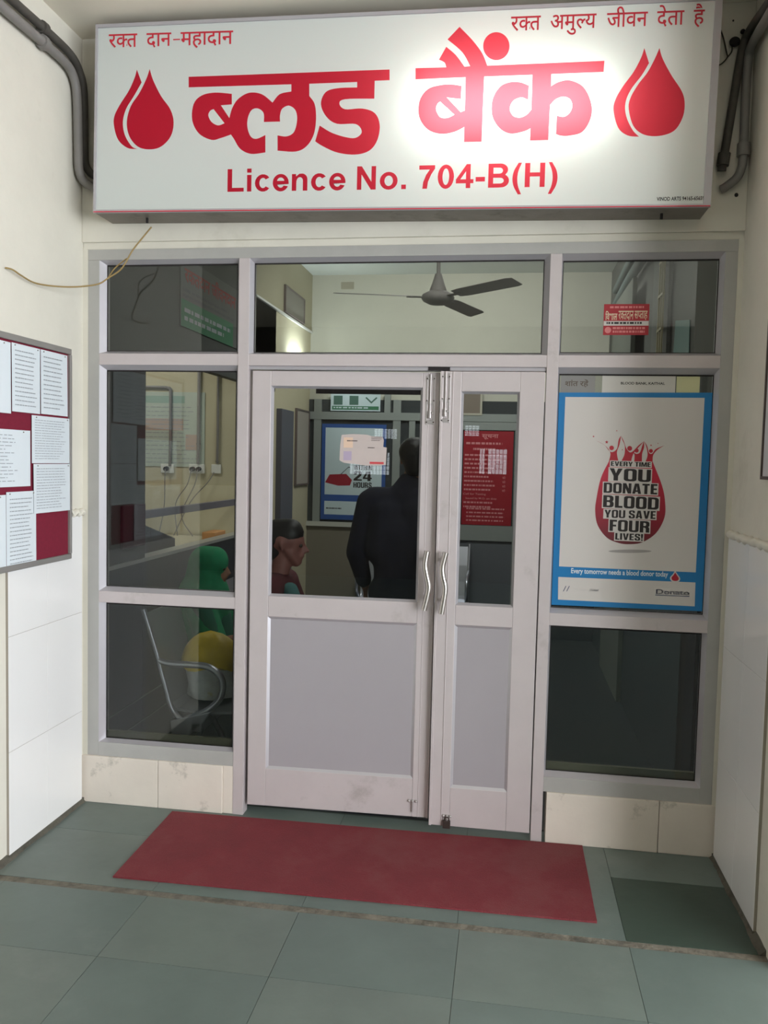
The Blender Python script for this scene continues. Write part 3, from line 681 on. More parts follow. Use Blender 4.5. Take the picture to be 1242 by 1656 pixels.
# ------------------------------------------------------------------ heavy condensed poster letters
def rring(x0, y0, x1, y1, r, n=5):
    P = []
    for cx, cy, a0 in ((x1-r, y0+r, -90), (x1-r, y1-r, 0), (x0+r, y1-r, 90), (x0+r, y0+r, 180)):
        P += [(cx+r*math.cos(math.radians(a0+90*i/n)), cy+r*math.sin(math.radians(a0+90*i/n))) for i in range(n+1)]
    return P
def oh(w=.56, b=.19): return [rring(0, -.01, w, 1.01, .17), rring(b, .15, w-b, .85, .07)]
HV = {
 'E': (.44, [[(0, 0), (.43, 0), (.43, .17), (.20, .17), (.20, .42), (.40, .42), (.40, .58), (.20, .58), (.20, .83), (.43, .83), (.43, 1), (0, 1)]]),
 'F': (.42, [[(0, 0), (.20, 0), (.20, .40), (.38, .40), (.38, .57), (.20, .57), (.20, .83), (.42, .83), (.42, 1), (0, 1)]]),
 'L': (.40, [[(0, 0), (.40, 0), (.40, .17), (.20, .17), (.20, 1), (0, 1)]]),
 'T': (.48, [[(.14, 0), (.34, 0), (.34, .83), (.48, .83), (.48, 1), (0, 1), (0, .83), (.14, .83)]]),
 'I': (.20, [[(0, 0), (.20, 0), (.20, 1), (0, 1)]]),
 'H': (.56, [[(0, 0), (.20, 0), (.20, .42), (.36, .42), (.36, 0), (.56, 0), (.56, 1), (.36, 1), (.36, .59), (.20, .59), (.20, 1), (0, 1)]]),
 'O': (.56, oh()), 
 'U': (.56, [[(0, 1), (0, .16)] + arc(.17, .16, .17, .17, 180, 270, 5) + arc(.39, .16, .17, .17, 270, 360, 5) + [(.56, 1), (.37, 1), (.37, .20)] + arc(.28, .20, .09, .06, 0, -180, 5) + [(.19, 1)]]),
 'D': (.56, [[(0, 0), (.34, 0)] + arc(.36, .20, .20, .20, -90, 0, 5) + arc(.36, .80, .20, .20, 0, 90, 5) + [(0, 1)], [(.20, .16), (.30, .16)] + arc(.30, .24, .07, .08, -90, 0, 4) + arc(.30, .76, .07, .08, 0, 90, 4) + [(.20, .84)]]),
 'B': (.56, [[(0, 0), (.36, 0)] + arc(.37, .19, .19, .19, -90, 0, 4) + [(.56, .38), (.50, .52), (.54, .62), (.54, .80)] + arc(.35, .81, .19, .19, 0, 90, 4) + [(0, 1)], [(.20, .15), (.31, .15), (.36, .20), (.36, .38), (.31, .44), (.20, .44)], [(.20, .59), (.30, .59), (.35, .64), (.35, .79), (.30, .85), (.20, .85)]]),
 'R': (.56, [[(0, 0), (.20, 0), (.20, .43), (.27, .43), (.34, .36), (.34, 0), (.54, 0), (.54, .38), (.48, .51), (.54, .60), (.54, .80)] + arc(.35, .81, .19, .19, 0, 90, 4) + [(0, 1)], [(.20, .58), (.30, .58), (.35, .64), (.35, .79), (.30, .85), (.20, .85)]]),
 'A': (.58, [[(0, 0), (.19, 0), (.22, .18), (.36, .18), (.39, 0), (.58, 0), (.42, 1), (.16, 1)], [(.245, .34), (.335, .34), (.29, .74)]]),
 'V': (.58, [[(.18, 0), (.40, 0), (.58, 1), (.38, 1), (.29, .35), (.20, 1), (0, 1)]]),
 'Y': (.58, [[(.19, 0), (.39, 0), (.39, .38), (.58, 1), (.38, 1), (.29, .60), (.20, 1), (0, 1), (.19, .38)]]),
 'M': (.74, [[(0, 0), (.18, 0), (.18, .62), (.30, 0), (.44, 0), (.56, .62), (.56, 0), (.74, 0), (.74, 1), (.50, 1), (.37, .42), (.24, 1), (0, 1)]]),
 'N': (.56, [[(0, 0), (.18, 0), (.18, .52), (.34, 0), (.56, 0), (.56, 1), (.38, 1), (.38, .50), (.22, 1), (0, 1)]]),
 'W': (.84, [[(.13, 0), (.33, 0), (.42, .55), (.51, 0), (.71, 0), (.84, 1), (.66, 1), (.60, .42), (.51, 1), (.33, 1), (.24, .42), (.18, 1), (0, 1)]]),
 'S': (.54, [[(0, .34), (0, .17)] + arc(.17, .16, .17, .17, 180, 270, 4) + arc(.37, .16, .17, .17, 270, 360, 4) + [(.54, .36), (.46, .52), (.19, .68), (.19, .80), (.24, .86), (.31, .86), (.34, .80), (.34, .68), (.53, .68), (.53, .82)] + arc(.36, .84, .17, .17, 0, 90, 4) + arc(.18, .84, .17, .17, 90, 180, 4) + [(.01, .64), (.09, .50), (.35, .34), (.35, .20), (.30, .14), (.23, .14), (.20, .20), (.20, .34)]]),
 '2': (.54, [[(0, 0), (.54, 0), (.54, .16), (.24, .16), (.50, .55), (.53, .68), (.53, .82)] + arc(.36, .84, .17, .17, 0, 90, 4) + arc(.18, .84, .17, .17, 90, 180, 4) + [(.01, .64), (.19, .64), (.20, .82), (.27, .87), (.34, .82), (.34, .66), (0, .16)]]),
 '4': (.58, [[(.30, 0), (.50, 0), (.50, .20), (.58, .20), (.58, .36), (.50, .36), (.50, 1), (.24, 1), (0, .36), (0, .20), (.30, .20)], [(.30, .36), (.30, .78), (.15, .36)]]),
 '!': (.20, [[(0, 0), (.20, 0), (.20, .18), (0, .18)], [(.05, .27), (.15, .27), (.20, .65), (.20, 1), (0, 1), (0, .65)]]),
}
def heavy(mb, s_, o, ex, ey, lift=0.0003):
    V = []; Fc = []; x = 0
    for c in s_:
        if c == ' ': x += .24; continue
        wd, cs = HV[c]
        groups = [[q] for q in cs] if c == '!' else [cs]
        for gq in groups:
            v, f = fill2d(gq); n = len(V); V += [(a+x, b) for a, b in v]; Fc += [tuple(i+n for i in t) for t in f]
        x += wd+0.065
    return lay(mb, (V, Fc), o, ex, ey, lift)

# ------------------------------------------------------------------ writing helpers for paper things
def lines(mb, o, ex, ey, rows, rng, fill=0.8, h=0.28, thick=0.0004):
    """rows of small print too fine to read, as word-like dashes"""
    o = Vector(o); ex = Vector(ex); ey = Vector(ey); n = ex.cross(ey).normalized()*thick
    for r_ in range(rows):
        y0 = 1-(r_+0.75)/rows; x = 0.0; end = fill*(0.75+0.25*rng.random())
        while x < end:
            wd = 0.03+0.09*rng.random(); x1 = min(end, x+wd)
            q = [o+ex*x+ey*y0, o+ex*x1+ey*y0, o+ex*x1+ey*(y0+h/rows), o+ex*x+ey*(y0+h/rows)]
            mb.prism([p for p in q], n); x = x1+0.015+0.015*rng.random()

# ------------------------------------------------------------------ left notice board and its sheets
XB = -1.462
root = empty('notice_board', (WL, -0.63, 1.215)); tag(root, 'maroon felt notice board in grey aluminium frame on the left wall', 'notice board'); I2 = Vector(root.location)
FELT = mat('maroon_felt', (118, 18, 44), 0.95, var=0.12, scale=60)
yb0, yb1, zb0, zb1 = -1.12, -0.150, 1.215, 2.168
m = MB(); m.box(0.001, XB-WL-0.004, yb0-I2.y, yb1-I2.y, 0, zb1-zb0); m.build('felt_panel', FELT, root)
m = MB()
for q in ((yb0, yb1, zb0-.004, zb0+.020), (yb0, yb1, zb1-.022, zb1+.004), (yb0, yb0+.02, zb0+.02, zb1-.022), (yb1-.014, yb1+.004, zb0+.02, zb1-.022)):
    m.box(0.001, XB-WL+0.008, q[0]-I2.y, q[1]-I2.y, q[2]-zb0, q[3]-zb0)
m.build('board_frame', mat('board_frame_metal', (150, 146, 142), 0.4, metal=0.4), root, bevel=0.003)
sheets = [  # y0, y1, z0, z1, rows, label
 (-1.08, -0.610, 1.852, 2.136, 18, 'broad white notice sheet at the top left of the maroon board'),
 (-0.606, -0.402, 1.862, 2.138, 13, 'white typed sheet pinned second from the right in the top row of the board'),
 (-0.400, -0.185, 1.864, 2.138, 12, 'white typed sheet pinned at the top right corner of the board'),
 (-0.463, -0.152, 1.652, 1.855, 16, 'white sheet hanging under the top right sheet, over the board edge'),
 (-1.0, -0.476, 1.556, 1.788, 14, 'greyish sheet between the two maroon gaps of the board'),
 (-0.456, -0.150, 1.437, 1.649, 15, 'white sheet directly above the bare maroon square'),
 (-0.644, -0.434, 1.210, 1.535, 17, 'white typed sheet at the bottom left of the bare maroon square'),
 (-1.06, -0.648, 1.212, 1.525, 20, 'white sheet at the lower left edge of the photo on the board')]
rng = random.Random(3)
for k, (y0, y1, z0, z1, rows, lab) in enumerate(sheets):
    r_ = empty('notice_sheet', (XB+0.0005+0.0012*(k % 3), (y0+y1)/2, z0)); hwid = (y1-y0)/2; hh_ = z1-z0
    m = MB(); nx = 8; V = []; 
    for i in range(nx+1):
        for j in range(5):
            V.append((0.0015+0.0025*math.sin(i*1.1+k)**2*(1-j/6), -hwid+2*hwid*i/nx, hh_*j/4))
    Fs = [(i*5+j, (i+1)*5+j, (i+1)*5+j+1, i*5+j+1) for i in range(nx) for j in range(4)]
    m._add(V, Fs); m.build('paper', PAPER, r_, smooth=True)
    m = MB(); W_ = 2*hwid*0.82
    lines(m, (0.0048, -hwid+0.02, hh_*0.08), (0, W_, 0), (0, 0, hh_*0.86), rows, rng, 0.95, 0.22)
    m.build('print', GREYINK, r_)
    for s_ in (-1, 1): MB().ball((0.005, s_*hwid*0.8, hh_-0.008), 0.003, seg=8, rings=6).build('pin', STEEL, r_)
    tag(r_, lab, 'paper notice', 'sheets on the left notice board')

# right wall board, only its far edge shows
root = empty('display_board', (WR, -0.64, 1.66)); tag(root, 'framed display board on the right wall at the edge of the photo', 'notice board')
m = MB(); m.box(-0.020, -0.001, -0.155, 0.155, 0.012, 0.57); m.build('board_panel', mat('pale_board', (196, 196, 200), 0.6), root)
m = MB()
for q in ((-0.165, 0.165, 0, 0.012), (-0.165, 0.165, 0.57, 0.582), (-0.165, -0.155, 0.012, 0.57), (0.155, 0.165, 0.012, 0.57)): m.box(-0.026, -0.001, q[0], q[1], q[2], q[3])
m.build('board_frame', mat('dark_frame', (78, 66, 60), 0.5), root)

# ------------------------------------------------------------------ donor poster on the right window
YP = 0.0275
root = empty('donor_poster', (1.06, YP, 1.07)); tag(root, 'blue bordered poster with black and red drop slogan in the right window', 'poster'); I3 = Vector(root.location)
BLUE = mat('poster_blue', (24, 118, 178), 0.35); PW = mat('poster_white', (208, 202, 198), 0.35); DROPR = mat('poster_red', (176, 26, 46), 0.4)
cor = [at(889.5, 981, 'y', YP), at(1137, 991, 'y', YP), at(1152.5, 634, 'y', YP), at(902, 633.5, 'y', YP)]
cor = [Vector((0.742, YP, 1.073)), Vector((1.385, YP, 1.076)), Vector((1.385, YP, 2.020)), Vector((0.742, YP, 2.014))]
m = MB(); m.prism([c_-I3 for c_ in cor], (0, 0.003, 0)); m.build('sheet', BLUE, root)
def pp(x, y): return at(890+x/4.041, 590+y/4.041, 'y', YP)       # coordinates of the enlarged poster survey
def flat(name, contours, mt, lift, par=root, lab=None, mapf=pp, inv=I3):
    cs = [[(lambda q: (q.x, q.z))(mapf(*p)) for p in (smooth_contour(c) if any(len(p) > 2 for p in c) or len(c) > 6 else c)] for c in contours]
    v, f = fill2d(cs); m = MB(); x0, x1, y0, y1 = bbox2(v); lay(m, (v, f), (x0-inv.x, -lift, y0-inv.z), (x1-x0, 0, 0), (0, 0, y1-y0), 0.0003)
    o = m.build(name, mt, par)
    if lab: o['label'] = lab
    return o
flat('white_field', [[(98, 210), (1008, 216), (950, 1356), (57, 1317)]], PW, 0.0006)
flat('white_field', [[(52, 1386), (948, 1422), (943, 1578), (50, 1534)]], PW, 0.0006, lab='white lower band with maker names')
drop = [(382, 632, 1), (330, 740), (300, 880), (293, 960), (310, 1050), (370, 1130), (450, 1165), (520, 1172), (600, 1160), (690, 1100), (745, 1000), (750, 900), (730, 790), (668, 632, 1)]
DGR = bpy.data.materials.new('drop_print'); DGR.use_nodes = True; nt = DGR.node_tree
bb = nt.nodes['Principled BSDF']; tcn = nt.nodes.new('ShaderNodeTexCoord'); sp_ = nt.nodes.new('ShaderNodeSeparateXYZ'); rp = nt.nodes.new('ShaderNodeValToRGB')
mr = nt.nodes.new('ShaderNodeMapRange'); mr.inputs[1].default_value = 0.24; mr.inputs[2].default_value = 0.58
nt.links.new(tcn.outputs['Object'], sp_.inputs[0]); nt.links.new(sp_.outputs[2], mr.inputs[0]); nt.links.new(mr.outputs[0], rp.inputs[0]); nt.links.new(rp.outputs[0], bb.inputs['Base Color'])
rp.color_ramp.elements[0].color = (*lin((70, 14, 22)), 1); rp.color_ramp.elements[1].color = (*lin((186, 26, 56)), 1); bb.inputs['Roughness'].default_value = 0.4
flat('drop_print', [drop], DGR, 0.0009, lab='dark red printed drop')
# little people with raised arms above the drop
def disc(cx, cy, r_): return [(cx+r_*math.cos(t*PI/8), cy+r_*math.sin(t*PI/8)) for t in range(16)]
figs = [[(382, 632, 1), (392, 575), (360, 530), (295, 493, 1), (350, 522), (388, 565), (412, 568), (436, 545), (446, 490), (462, 463, 1), (452, 520), (436, 565), (438, 600), (446, 632, 1)],
        [(462, 632, 1), (484, 585), (486, 530), (470, 490), (462, 463, 1), (480, 500), (496, 545), (520, 572), (545, 560), (575, 528), (612, 500, 1), (580, 535), (548, 572), (535, 600), (528, 632, 1)],
        [(548, 632, 1), (550, 590), (540, 570), (562, 582), (585, 572), (600, 530), (612, 498, 1), (612, 540), (600, 580), (598, 632, 1)],
        [(622, 632, 1), (635, 590), (628, 540), (614, 500, 1), (632, 530), (645, 575), (665, 580), (690, 550), (745, 527, 1), (700, 555), (672, 590), (668, 632, 1)]]
m_ = []
for k, fg in enumerate(figs): flat('figure_print', [fg], DROPR, 0.0009+0.0001*k)
for c_ in ((400, 543, 15), (518, 546, 16), (563, 560, 14), (657, 563, 13)): flat('figure_print', [disc(*c_)], DROPR, 0.0012)
def star(cx, cy, r_): return [(cx+(r_ if k % 2 else r_*0.45)*math.sin(k*PI/5), cy+(r_ if k % 2 else r_*0.45)*math.cos(k*PI/5), 1) for k in range(10)]
for c_ in ((368, 505, 12), (282, 468, 7), (434, 431, 5), (658, 526, 7), (470, 555, 5), (703, 513, 4)): flat('star_print', [star(*c_)], DROPR, 0.0009)
slogan = [('EVERY TIME', (395, 660, 655, 668, 630)), ('YOU', (384, 755, 655, 767, 674)), ('DONATE', (347, 836, 697, 848, 768)), ('BLOOD', (343, 930, 706, 948, 850)), ('YOU SAVE', (352, 998, 686, 1008, 946)), ('FOUR', (385, 1085, 645, 1098, 1010)), ('LIVES!', (423, 1142, 604, 1150, 1098))]
mw = MB(); mk = MB()
for s_, (xa, ya, xb, yb, yt) in slogan:
    p0 = pp(xa, ya); p1 = pp(xb, yb); hgt = (pp(xa, yt)-p0).z
    ex = p1-p0
    heavy(mk, s_, p0-I3+Vector((0, -0.0016, 0)), ex, (0.0, 0, hgt))
    # white surround: a block round each row, as on the print
    e = 0.0045; q0 = p0-I3+Vector((-e, -0.0012, -e)); exx = ex+Vector((2*e, 0, 0)); ez = Vector((0, 0, hgt+2*e-0.001))
    mw.prism([q0, q0+exx, q0+exx+ez, q0+ez], (0, -0.0002, 0))
mw.build('slogan_backing', PW, root); mk.build('lettering', INK, root)
WHT = mat('print_white', (214, 222, 226), 0.5)
m = MB(); p0 = pp(135, 1372); p1 = pp(768, 1396); write(m, 'Every tomorrow needs a blood donor today', p0-I3+Vector((0, -0.0006, 0)), p1-p0, (0, 0, 0.030), 0.02, -0.0003)
o = m.build('lettering', WHT, root); o['label'] = 'white slogan on the blue band'
sm = [(815, 1345, 1), (832, 1370), (848, 1395), (840, 1415), (815, 1420), (790, 1412), (782, 1390), (800, 1368)]
flat('drop_print', [sm], PW, 0.0009, lab='small drop with white outline'); flat('drop_print', [[(815+(x-815)*0.72, 1390+(y-1390)*0.74, *r_) for x, y, *r_ in sm]], DROPR, 0.0013, lab='small red drop')
NAVY = mat('print_navy', (44, 56, 96), 0.5)
m = MB(); p0 = pp(690, 1497); p1 = pp(908, 1506); write(m, 'Donato', p0-I3+Vector((0, -0.0009, 0)), p1-p0, (0, 0, 0.021), 0.02, -0.0003)
p0 = pp(685, 1506); p1 = pp(908, 1516); m.prism([p0-I3+Vector((0, -.0009, 0)), p1-I3+Vector((0, -.0009, 0)), p1-I3+Vector((0, -.0009, .003)), p0-I3+Vector((0, -.0009, .003))], (0, -0.0003, 0))
p0 = pp(150, 1475); p1 = pp(314, 1480); write(m, 'TTK Lifecare Limited', p0-I3+Vector((0, -0.0009, 0)), p1-p0, (0, 0, 0.010), 0.02, -0.0003)
for dx in (0, 22): p0 = pp(82+dx, 1480); p1 = pp(100+dx, 1445); m.prism([p0-I3+Vector((0, -.0009, 0)), p0-I3+Vector((.003, -.0009, 0)), p1-I3+Vector((.003, -.0009, 0)), p1-I3+Vector((0, -.0009, 0))], (0, -0.0003, 0))
m.build('lettering', NAVY, root)['label'] = 'small navy maker names'
SHG = mat('print_grey_shadow', (158, 152, 150), 0.5)
flat('shadow_print', [[(520+140*math.cos(t*PI/12), 1218+11*math.sin(t*PI/12)) for t in range(24)]], SHG, 0.0008, lab='grey printed oval under the drop')

# sheets standing behind the glass over the poster
for (x0, x1, c_, txt, lab, z1) in ((0.748, 0.895, (138, 136, 134), None, 'grey sheet tucked behind the poster at the top left of the blue poster', 2.088), (0.925, 1.232, (206, 202, 196), 'BLOOD BANK, KAITHAL', 'white letterhead sheet peeping out just above the blue poster', 2.090), (1.236, 1.332, (206, 204, 160), None, 'pale yellow sheet peeping out above the poster at right', 2.088)):
    r_ = empty('window_sheet', ((x0+x1)/2, 0.0306, 1.98)); 
    MB().box(-(x1-x0)/2, (x1-x0)/2, 0, 0.0010, 0, z1-1.98).build('paper', mat('sheet_%d' % c_[2], c_, 0.7, var=0.03, scale=8), r_)
    if txt:
        m = MB(); write(m, txt, (-0.075, -0.0003, 0.070), (0.185, 0, 0), (0, 0, 0.013), 0.02, -0.0003); m.build('lettering', INK, r_)
    elif c_[2] == 134:
        m = MB(); write(m, 'शांत रहें', (-0.055, -0.0003, 0.058), (0.10, 0, 0), (0, 0, 0.034), 0.015, -0.0003); m.build('lettering', mat('brown_print', (96, 84, 74), 0.7), r_)
    tag(r_, lab, 'paper notice')

# red sticker on the fanlight
YK = 0.0275
root = empty('red_sticker', (1.015, YK, 2.33)); tag(root, 'small red Hindi sticker on the upper right pane', 'sticker')
m = MB(); m.box(-0.095, 0.095, 0.0, 0.0030, -0.066, 0.066); m.build('sheet', mat('sticker_red', (168, 26, 40), 0.5), root)
CRM = mat('sticker_cream', (226, 208, 180), 0.6); PNK = mat('sticker_pink', (220, 130, 130), 0.6)
m = MB(); m.box(-0.094, 0.094, -0.0006, 0.0, -0.026, -0.006); m.build('white_band', PW, root)
m = MB()
RK = half('क', 0.80, 'त', 0.03); PT = half('प', 0.72, 'त', 0.02)
for vf, xa, xb in ((text2d('िवशाल', 0.02), -0.088, -0.038), (seq(['र', RK, 'दान']), -0.033, 0.030), (seq(['स', PT, 'ाह']), 0.034, 0.088)):
    b_ = bbox2(vf[0]); lay(m, vf, (xa, -0.0003, -0.003), (xb-xa, 0, 0), (0, 0, 0.040), -0.0004)
m.build('lettering', CRM, root)
m = MB(); rg = random.Random(5); lines(m, (-0.07, -0.0003, 0.045), (0.16, 0, 0), (0, 0, 0.014), 1, rg, 0.98, 0.6); lines(m, (-0.055, -0.0003, -0.060), (0.14, 0, 0), (0, 0, 0.030), 2, rg, 0.98, 0.6)
m.ball((-0.075, 0.0, -0.045), 0.014, 0.001, 0.014, 12, 6); m.build('small_print', PNK, root)
m = MB(); lines(m, (-0.082, -0.0009, -0.0225), (0.165, 0, 0), (0, 0, 0.014), 1, rg, 1.0, 0.6); m.build('band_print', INK, root)

# paper stuck on the left door glass
root = empty('pasted_notice', (-0.130, 0.014+0.0145, 1.745)); tag(root, 'torn whitish notice pasted on the glass of the left door', 'paper notice')
m = MB(); poly = [(-0.098, 0.066), (-0.045, 0.071), (0.02, 0.069), (0.040, 0.063), (0.092, 0.060), (0.098, 0.045), (0.096, 0.015), (0.112, 0.012), (0.110, -0.066), (0.085, -0.070), (0.02, -0.072), (-0.03, -0.066), (-0.085, -0.062), (-0.098, -0.055), (-0.106, -0.050), (-0.104, 0.020)]
m.prism([(x, 0, z) for x, z in poly], (0, 0.0012, 0)); m.build('paper', mat('faded_paper', (190, 176, 172), 0.7, var=0.05, scale=14), root)
m = MB(); m.box(0.035, 0.100, -0.0004, 0, -0.064, -0.054); m.build('red_stripe', mat('notice_red', (196, 70, 76), 0.6), root)
m = MB(); m.box(-0.088, -0.050, -0.0004, 0, -0.050, -0.008); m.build('violet_patch', mat('notice_violet', (172, 156, 178), 0.7), root)
m = MB(); m.box(-0.088, -0.045, -0.0004, 0, 0.008, 0.055); m.build('orange_patch', mat('notice_orange', (216, 186, 164), 0.7), root)
m = MB(); rg = random.Random(8); lines(m, (-0.072, -0.0008, 0.035), (0.06, 0, 0), (0, 0, 0.010), 1, rg, 1, .5); lines(m, (0.04, -0.0004, 0.040), (0.05, 0, 0), (0, 0, 0.022), 3, rg, 1, .4); lines(m, (0.025, -0.0004, 0.006), (0.04, 0, 0), (0, 0, 0.008), 1, rg, 1, .5)
m.build('print', mat('notice_ink', (104, 92, 92), 0.7), root)

# ================================================================== inside
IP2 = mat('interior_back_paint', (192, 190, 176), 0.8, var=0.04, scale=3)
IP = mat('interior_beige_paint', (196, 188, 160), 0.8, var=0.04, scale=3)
IPD = mat('interior_left_dark', (72, 74, 72), 0.7, var=0.08, scale=3)  # darker tone of the pillar and near stretch of the left wall
DG = mat('dark_granite_dado', (34, 36, 46), 0.35, var=0.25, scale=40)
IALU = mat('interior_aluminium', (150, 156, 152), 0.4, metal=0.3)
XI = -1.47
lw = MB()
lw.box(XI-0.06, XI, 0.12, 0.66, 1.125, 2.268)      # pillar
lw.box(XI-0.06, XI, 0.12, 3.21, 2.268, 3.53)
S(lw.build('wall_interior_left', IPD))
m = MB()
for i in range(6): m.box(XI-0.06, XI, 0.12+0.515*i+0.001, 0.12+0.515*(i+1)-0.001, 0.0, 0.20); m.box(XI-0.06, XI, 0.12+0.515*i+0.001, 0.12+0.515*(i+1)-0.001, 0.202, 0.335); m.box(XI-0.06, XI, 0.12+0.515*i+0.001, 0.12+0.515*(i+1)-0.001, 0.337, 1.105)
m.box(XI-0.058, XI-0.003, 0.12, 3.21, 0, 1.1)
S(m.build('wall_interior_dado', DG))
S(B(XI-0.08, XI+0.012, 0.12, 3.21, 1.105, 1.125).build('trim_23', mat('sill_stone', (160, 160, 156), 0.3)))
S(B(XI-0.003, XI+0.0015, 0.12, 2.4, 0.332, 0.340).build('trim_24', mat('pale_joint', (110, 114, 116), 0.5)))
S(B(XI-0.003, XI+0.0015, 0.12, 2.4, 0.198, 0.203).build('trim_25', mat('pale_joint', (110, 114, 116), 0.5)))
S(B(XI-0.05, XI-0.01, 0.66, 2.40, 1.34, 1.385).build('trim_26', mat('counter_rail', (120, 116, 122), 0.4)))
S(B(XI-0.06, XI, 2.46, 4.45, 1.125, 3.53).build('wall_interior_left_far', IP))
S(B(XI-0.06, XI, 3.21, 4.45, 0.0, 1.125).build('wall_interior_left_low', IP))
S(B(XI, XI+0.02, 2.6, 4.45, 2.955, 2.972).build('trim_27', mat('white_ledge', (226, 226, 222), 0.3)))
S(B(XI, XI+0.008, 2.6, 4.45, 2.972, 3.53).build('trim_28', mat('upper_beige', (170, 164, 138), 0.8)))
S(B(XI-0.06, 1.52, 4.45, 4.55, 2.30, 3.53).build('wall_interior_back', IP2))
S(B(1.44, 1.52, 0.12, 4.45, 0.0, 3.53).build('wall_interior_right', mat('interior_right_paint', (84, 86, 80), 0.8)))
S(B(-3.3, -3.2, 0.12, 4.5, 0, 3.53).build('wall_booth_left', IP))
S(B(-3.2, WL, 0.0, 0.12, 0, 3.53).build('wall_booth_front', IP))
bw = MB(); bw.box(-3.2, XI-0.06, 2.40, 2.46, 0.0, 3.53); S(bw.build('wall_booth_back', IP))
S(B(-3.2, XI-0.061, 2.385, 2.40, 0.0, 1.478).build('trim_29', mat('cream_tile_low', (214, 206, 178), 0.3)))
# booth counter
tag(B(-2.10, XI-0.09, 0.75, 2.37, 1.05, 1.09).build('booth_counter', mat('counter_cream', (214, 208, 186), 0.15)), 'cream polished counter seen through the hatch below the wall sockets', 'counter')
# chart, conduits, sockets in the booth
root = empty('wall_chart', (-2.05, 2.392, 1.615)); tag(root, 'pale green printed chart on the booth wall seen through the left window', 'chart')
MB().box(-0.30, 0.262, 0, 0.006, 0, 0.575).build('sheet', mat('chart_pale', (184, 194, 182), 0.6, var=0.05, scale=6), root)
m = MB(); m.box(-0.29, 0.10, -0.0005, 0, 0.49, 0.545); m.build('green_heading', mat('chart_green', (150, 176, 164), 0.6), root)
m = MB(); m.box(-0.28, 0.09, -0.0005, 0, 0.28, 0.37); m.box(0.11, 0.23, -0.0005, 0, 0.13, 0.25); m.build('pink_block', mat('chart_pink', (186, 164, 152), 0.6), root)
m = MB(); rg = random.Random(11); lines(m, (-0.28, -0.0008, 0.02), (0.50, 0, 0), (0, 0, 0.46), 14, rg, 1, 0.18); m.build('print', GREYINK, root)
def socket(x, z, wd, plugs, lab, y=2.392):
    r_ = empty('wall_socket', (x, y, z)); MB().box(-wd/2, wd/2, -0.012, 0.006, -0.035, 0.035).build('plate', mat('socket_white', (226, 226, 220), 0.4), r_, bevel=0.004)
    for px_ in plugs: MB().cyl((px_, -0.012, 0), (px_, -0.045, -0.004), 0.018, 12).build('plug', DARKHOLE, r_, smooth=True)
    tag(r_, lab, 'socket'); return r_
socket(-2.085, 1.600, 0.105, (0.0,), 'white wall socket with one black plug, leftmost of three')
socket(-1.845, 1.603, 0.125, (-0.028, 0.022), 'white wall socket holding two black plugs, middle of three')
socket(-1.690, 1.606, 0.075, (), 'small white switch box without a plug, rightmost of three')
yq = 2.38
pipe('booth_conduit', [(-2.36, yq, 2.225), (-2.11, yq, 2.225), (-2.075, yq, 2.21), (-2.060, yq, 2.17), (-2.060, yq, 1.66), (-2.062, yq, 1.64)], 0.011, PIPE, 'grey conduit bending over the chart to the leftmost socket', 'conduit')
pipe('booth_conduit', [(-1.832, yq, 3.2), (-1.832, yq, 2.4), (-1.832, yq, 1.9), (-1.834, yq, 1.64)], 0.012, PIPE, 'straight grey conduit running down to the middle socket', 'conduit', clips=(((-1.832, yq, 1.79), (-1.832, yq, 1.80)),))
pipe('booth_conduit', [(-1.678, yq, 3.2), (-1.678, yq, 2.4), (-1.678, yq, 1.9), (-1.680, yq, 1.645)], 0.010, PIPE, 'thin conduit running down to the rightmost switch box', 'conduit', clips=(((-1.68, yq, 1.66), (-1.68, yq, 1.668)),))
for k, (p_, lab) in enumerate((([(-2.085, 2.345, 1.595), (-2.08, 2.33, 1.5), (-2.085, 2.33, 1.3), (-2.09, 2.25, 1.10)], 'grey flex hanging from the leftmost socket'), ([(-1.873, 2.345, 1.597), (-1.90, 2.33, 1.48), (-1.98, 2.30, 1.33), (-1.92, 2.2, 1.10)], 'grey flex curving left from the middle socket'), ([(-1.823, 2.345, 1.597), (-1.84, 2.33, 1.48), (-1.93, 2.3, 1.25), (-1.80, 2.2, 1.10)], 'grey flex crossing down from the middle socket'), ([(-1.70, 2.37, 1.58), (-1.74, 2.34, 1.5), (-1.86, 2.3, 1.35), (-1.95, 2.2, 1.10)], 'grey flex slanting down from the rightmost box'))):
    m = MB(); m.tube(p_, 0.004, 6, smooth=5); tag(m.build('power_flex', PIPE, smooth=True), lab, 'cable')
# counter things
m = MB(); m.prism([(-1.62, 0.80, 1.0905), (-1.62, 1.45, 1.0905), (-1.62, 1.45, 1.16), (-1.62, 0.80, 1.33)], (-0.30, 0, 0))
tag(m.build('printer', mat('dark_plastic', (62, 62, 70), 0.3), bevel=0.01), 'dark machine on the booth counter behind the rail', 'office machine')
m = MB(); m.box(-1.66, -1.56, 2.02, 2.25, 1.0905, 1.15); tag(m.build('stationery_box', mat('orange_card', (206, 150, 96), 0.6), bevel=0.006), 'small orange box at the right end of the booth counter', 'box')
# maroon cloth on the pillar
B(XI, XI+0.02, 0.36, 0.63, 1.20, 1.43); m = MB().box(XI+0.001, XI+0.018, 0.36, 0.63, 1.20, 1.43)
tag(m.build('wall_pad', mat('dark_maroon', (62, 34, 44), 0.8), bevel=0.004), 'dark maroon pad fixed low on the pillar behind left window', 'pad')
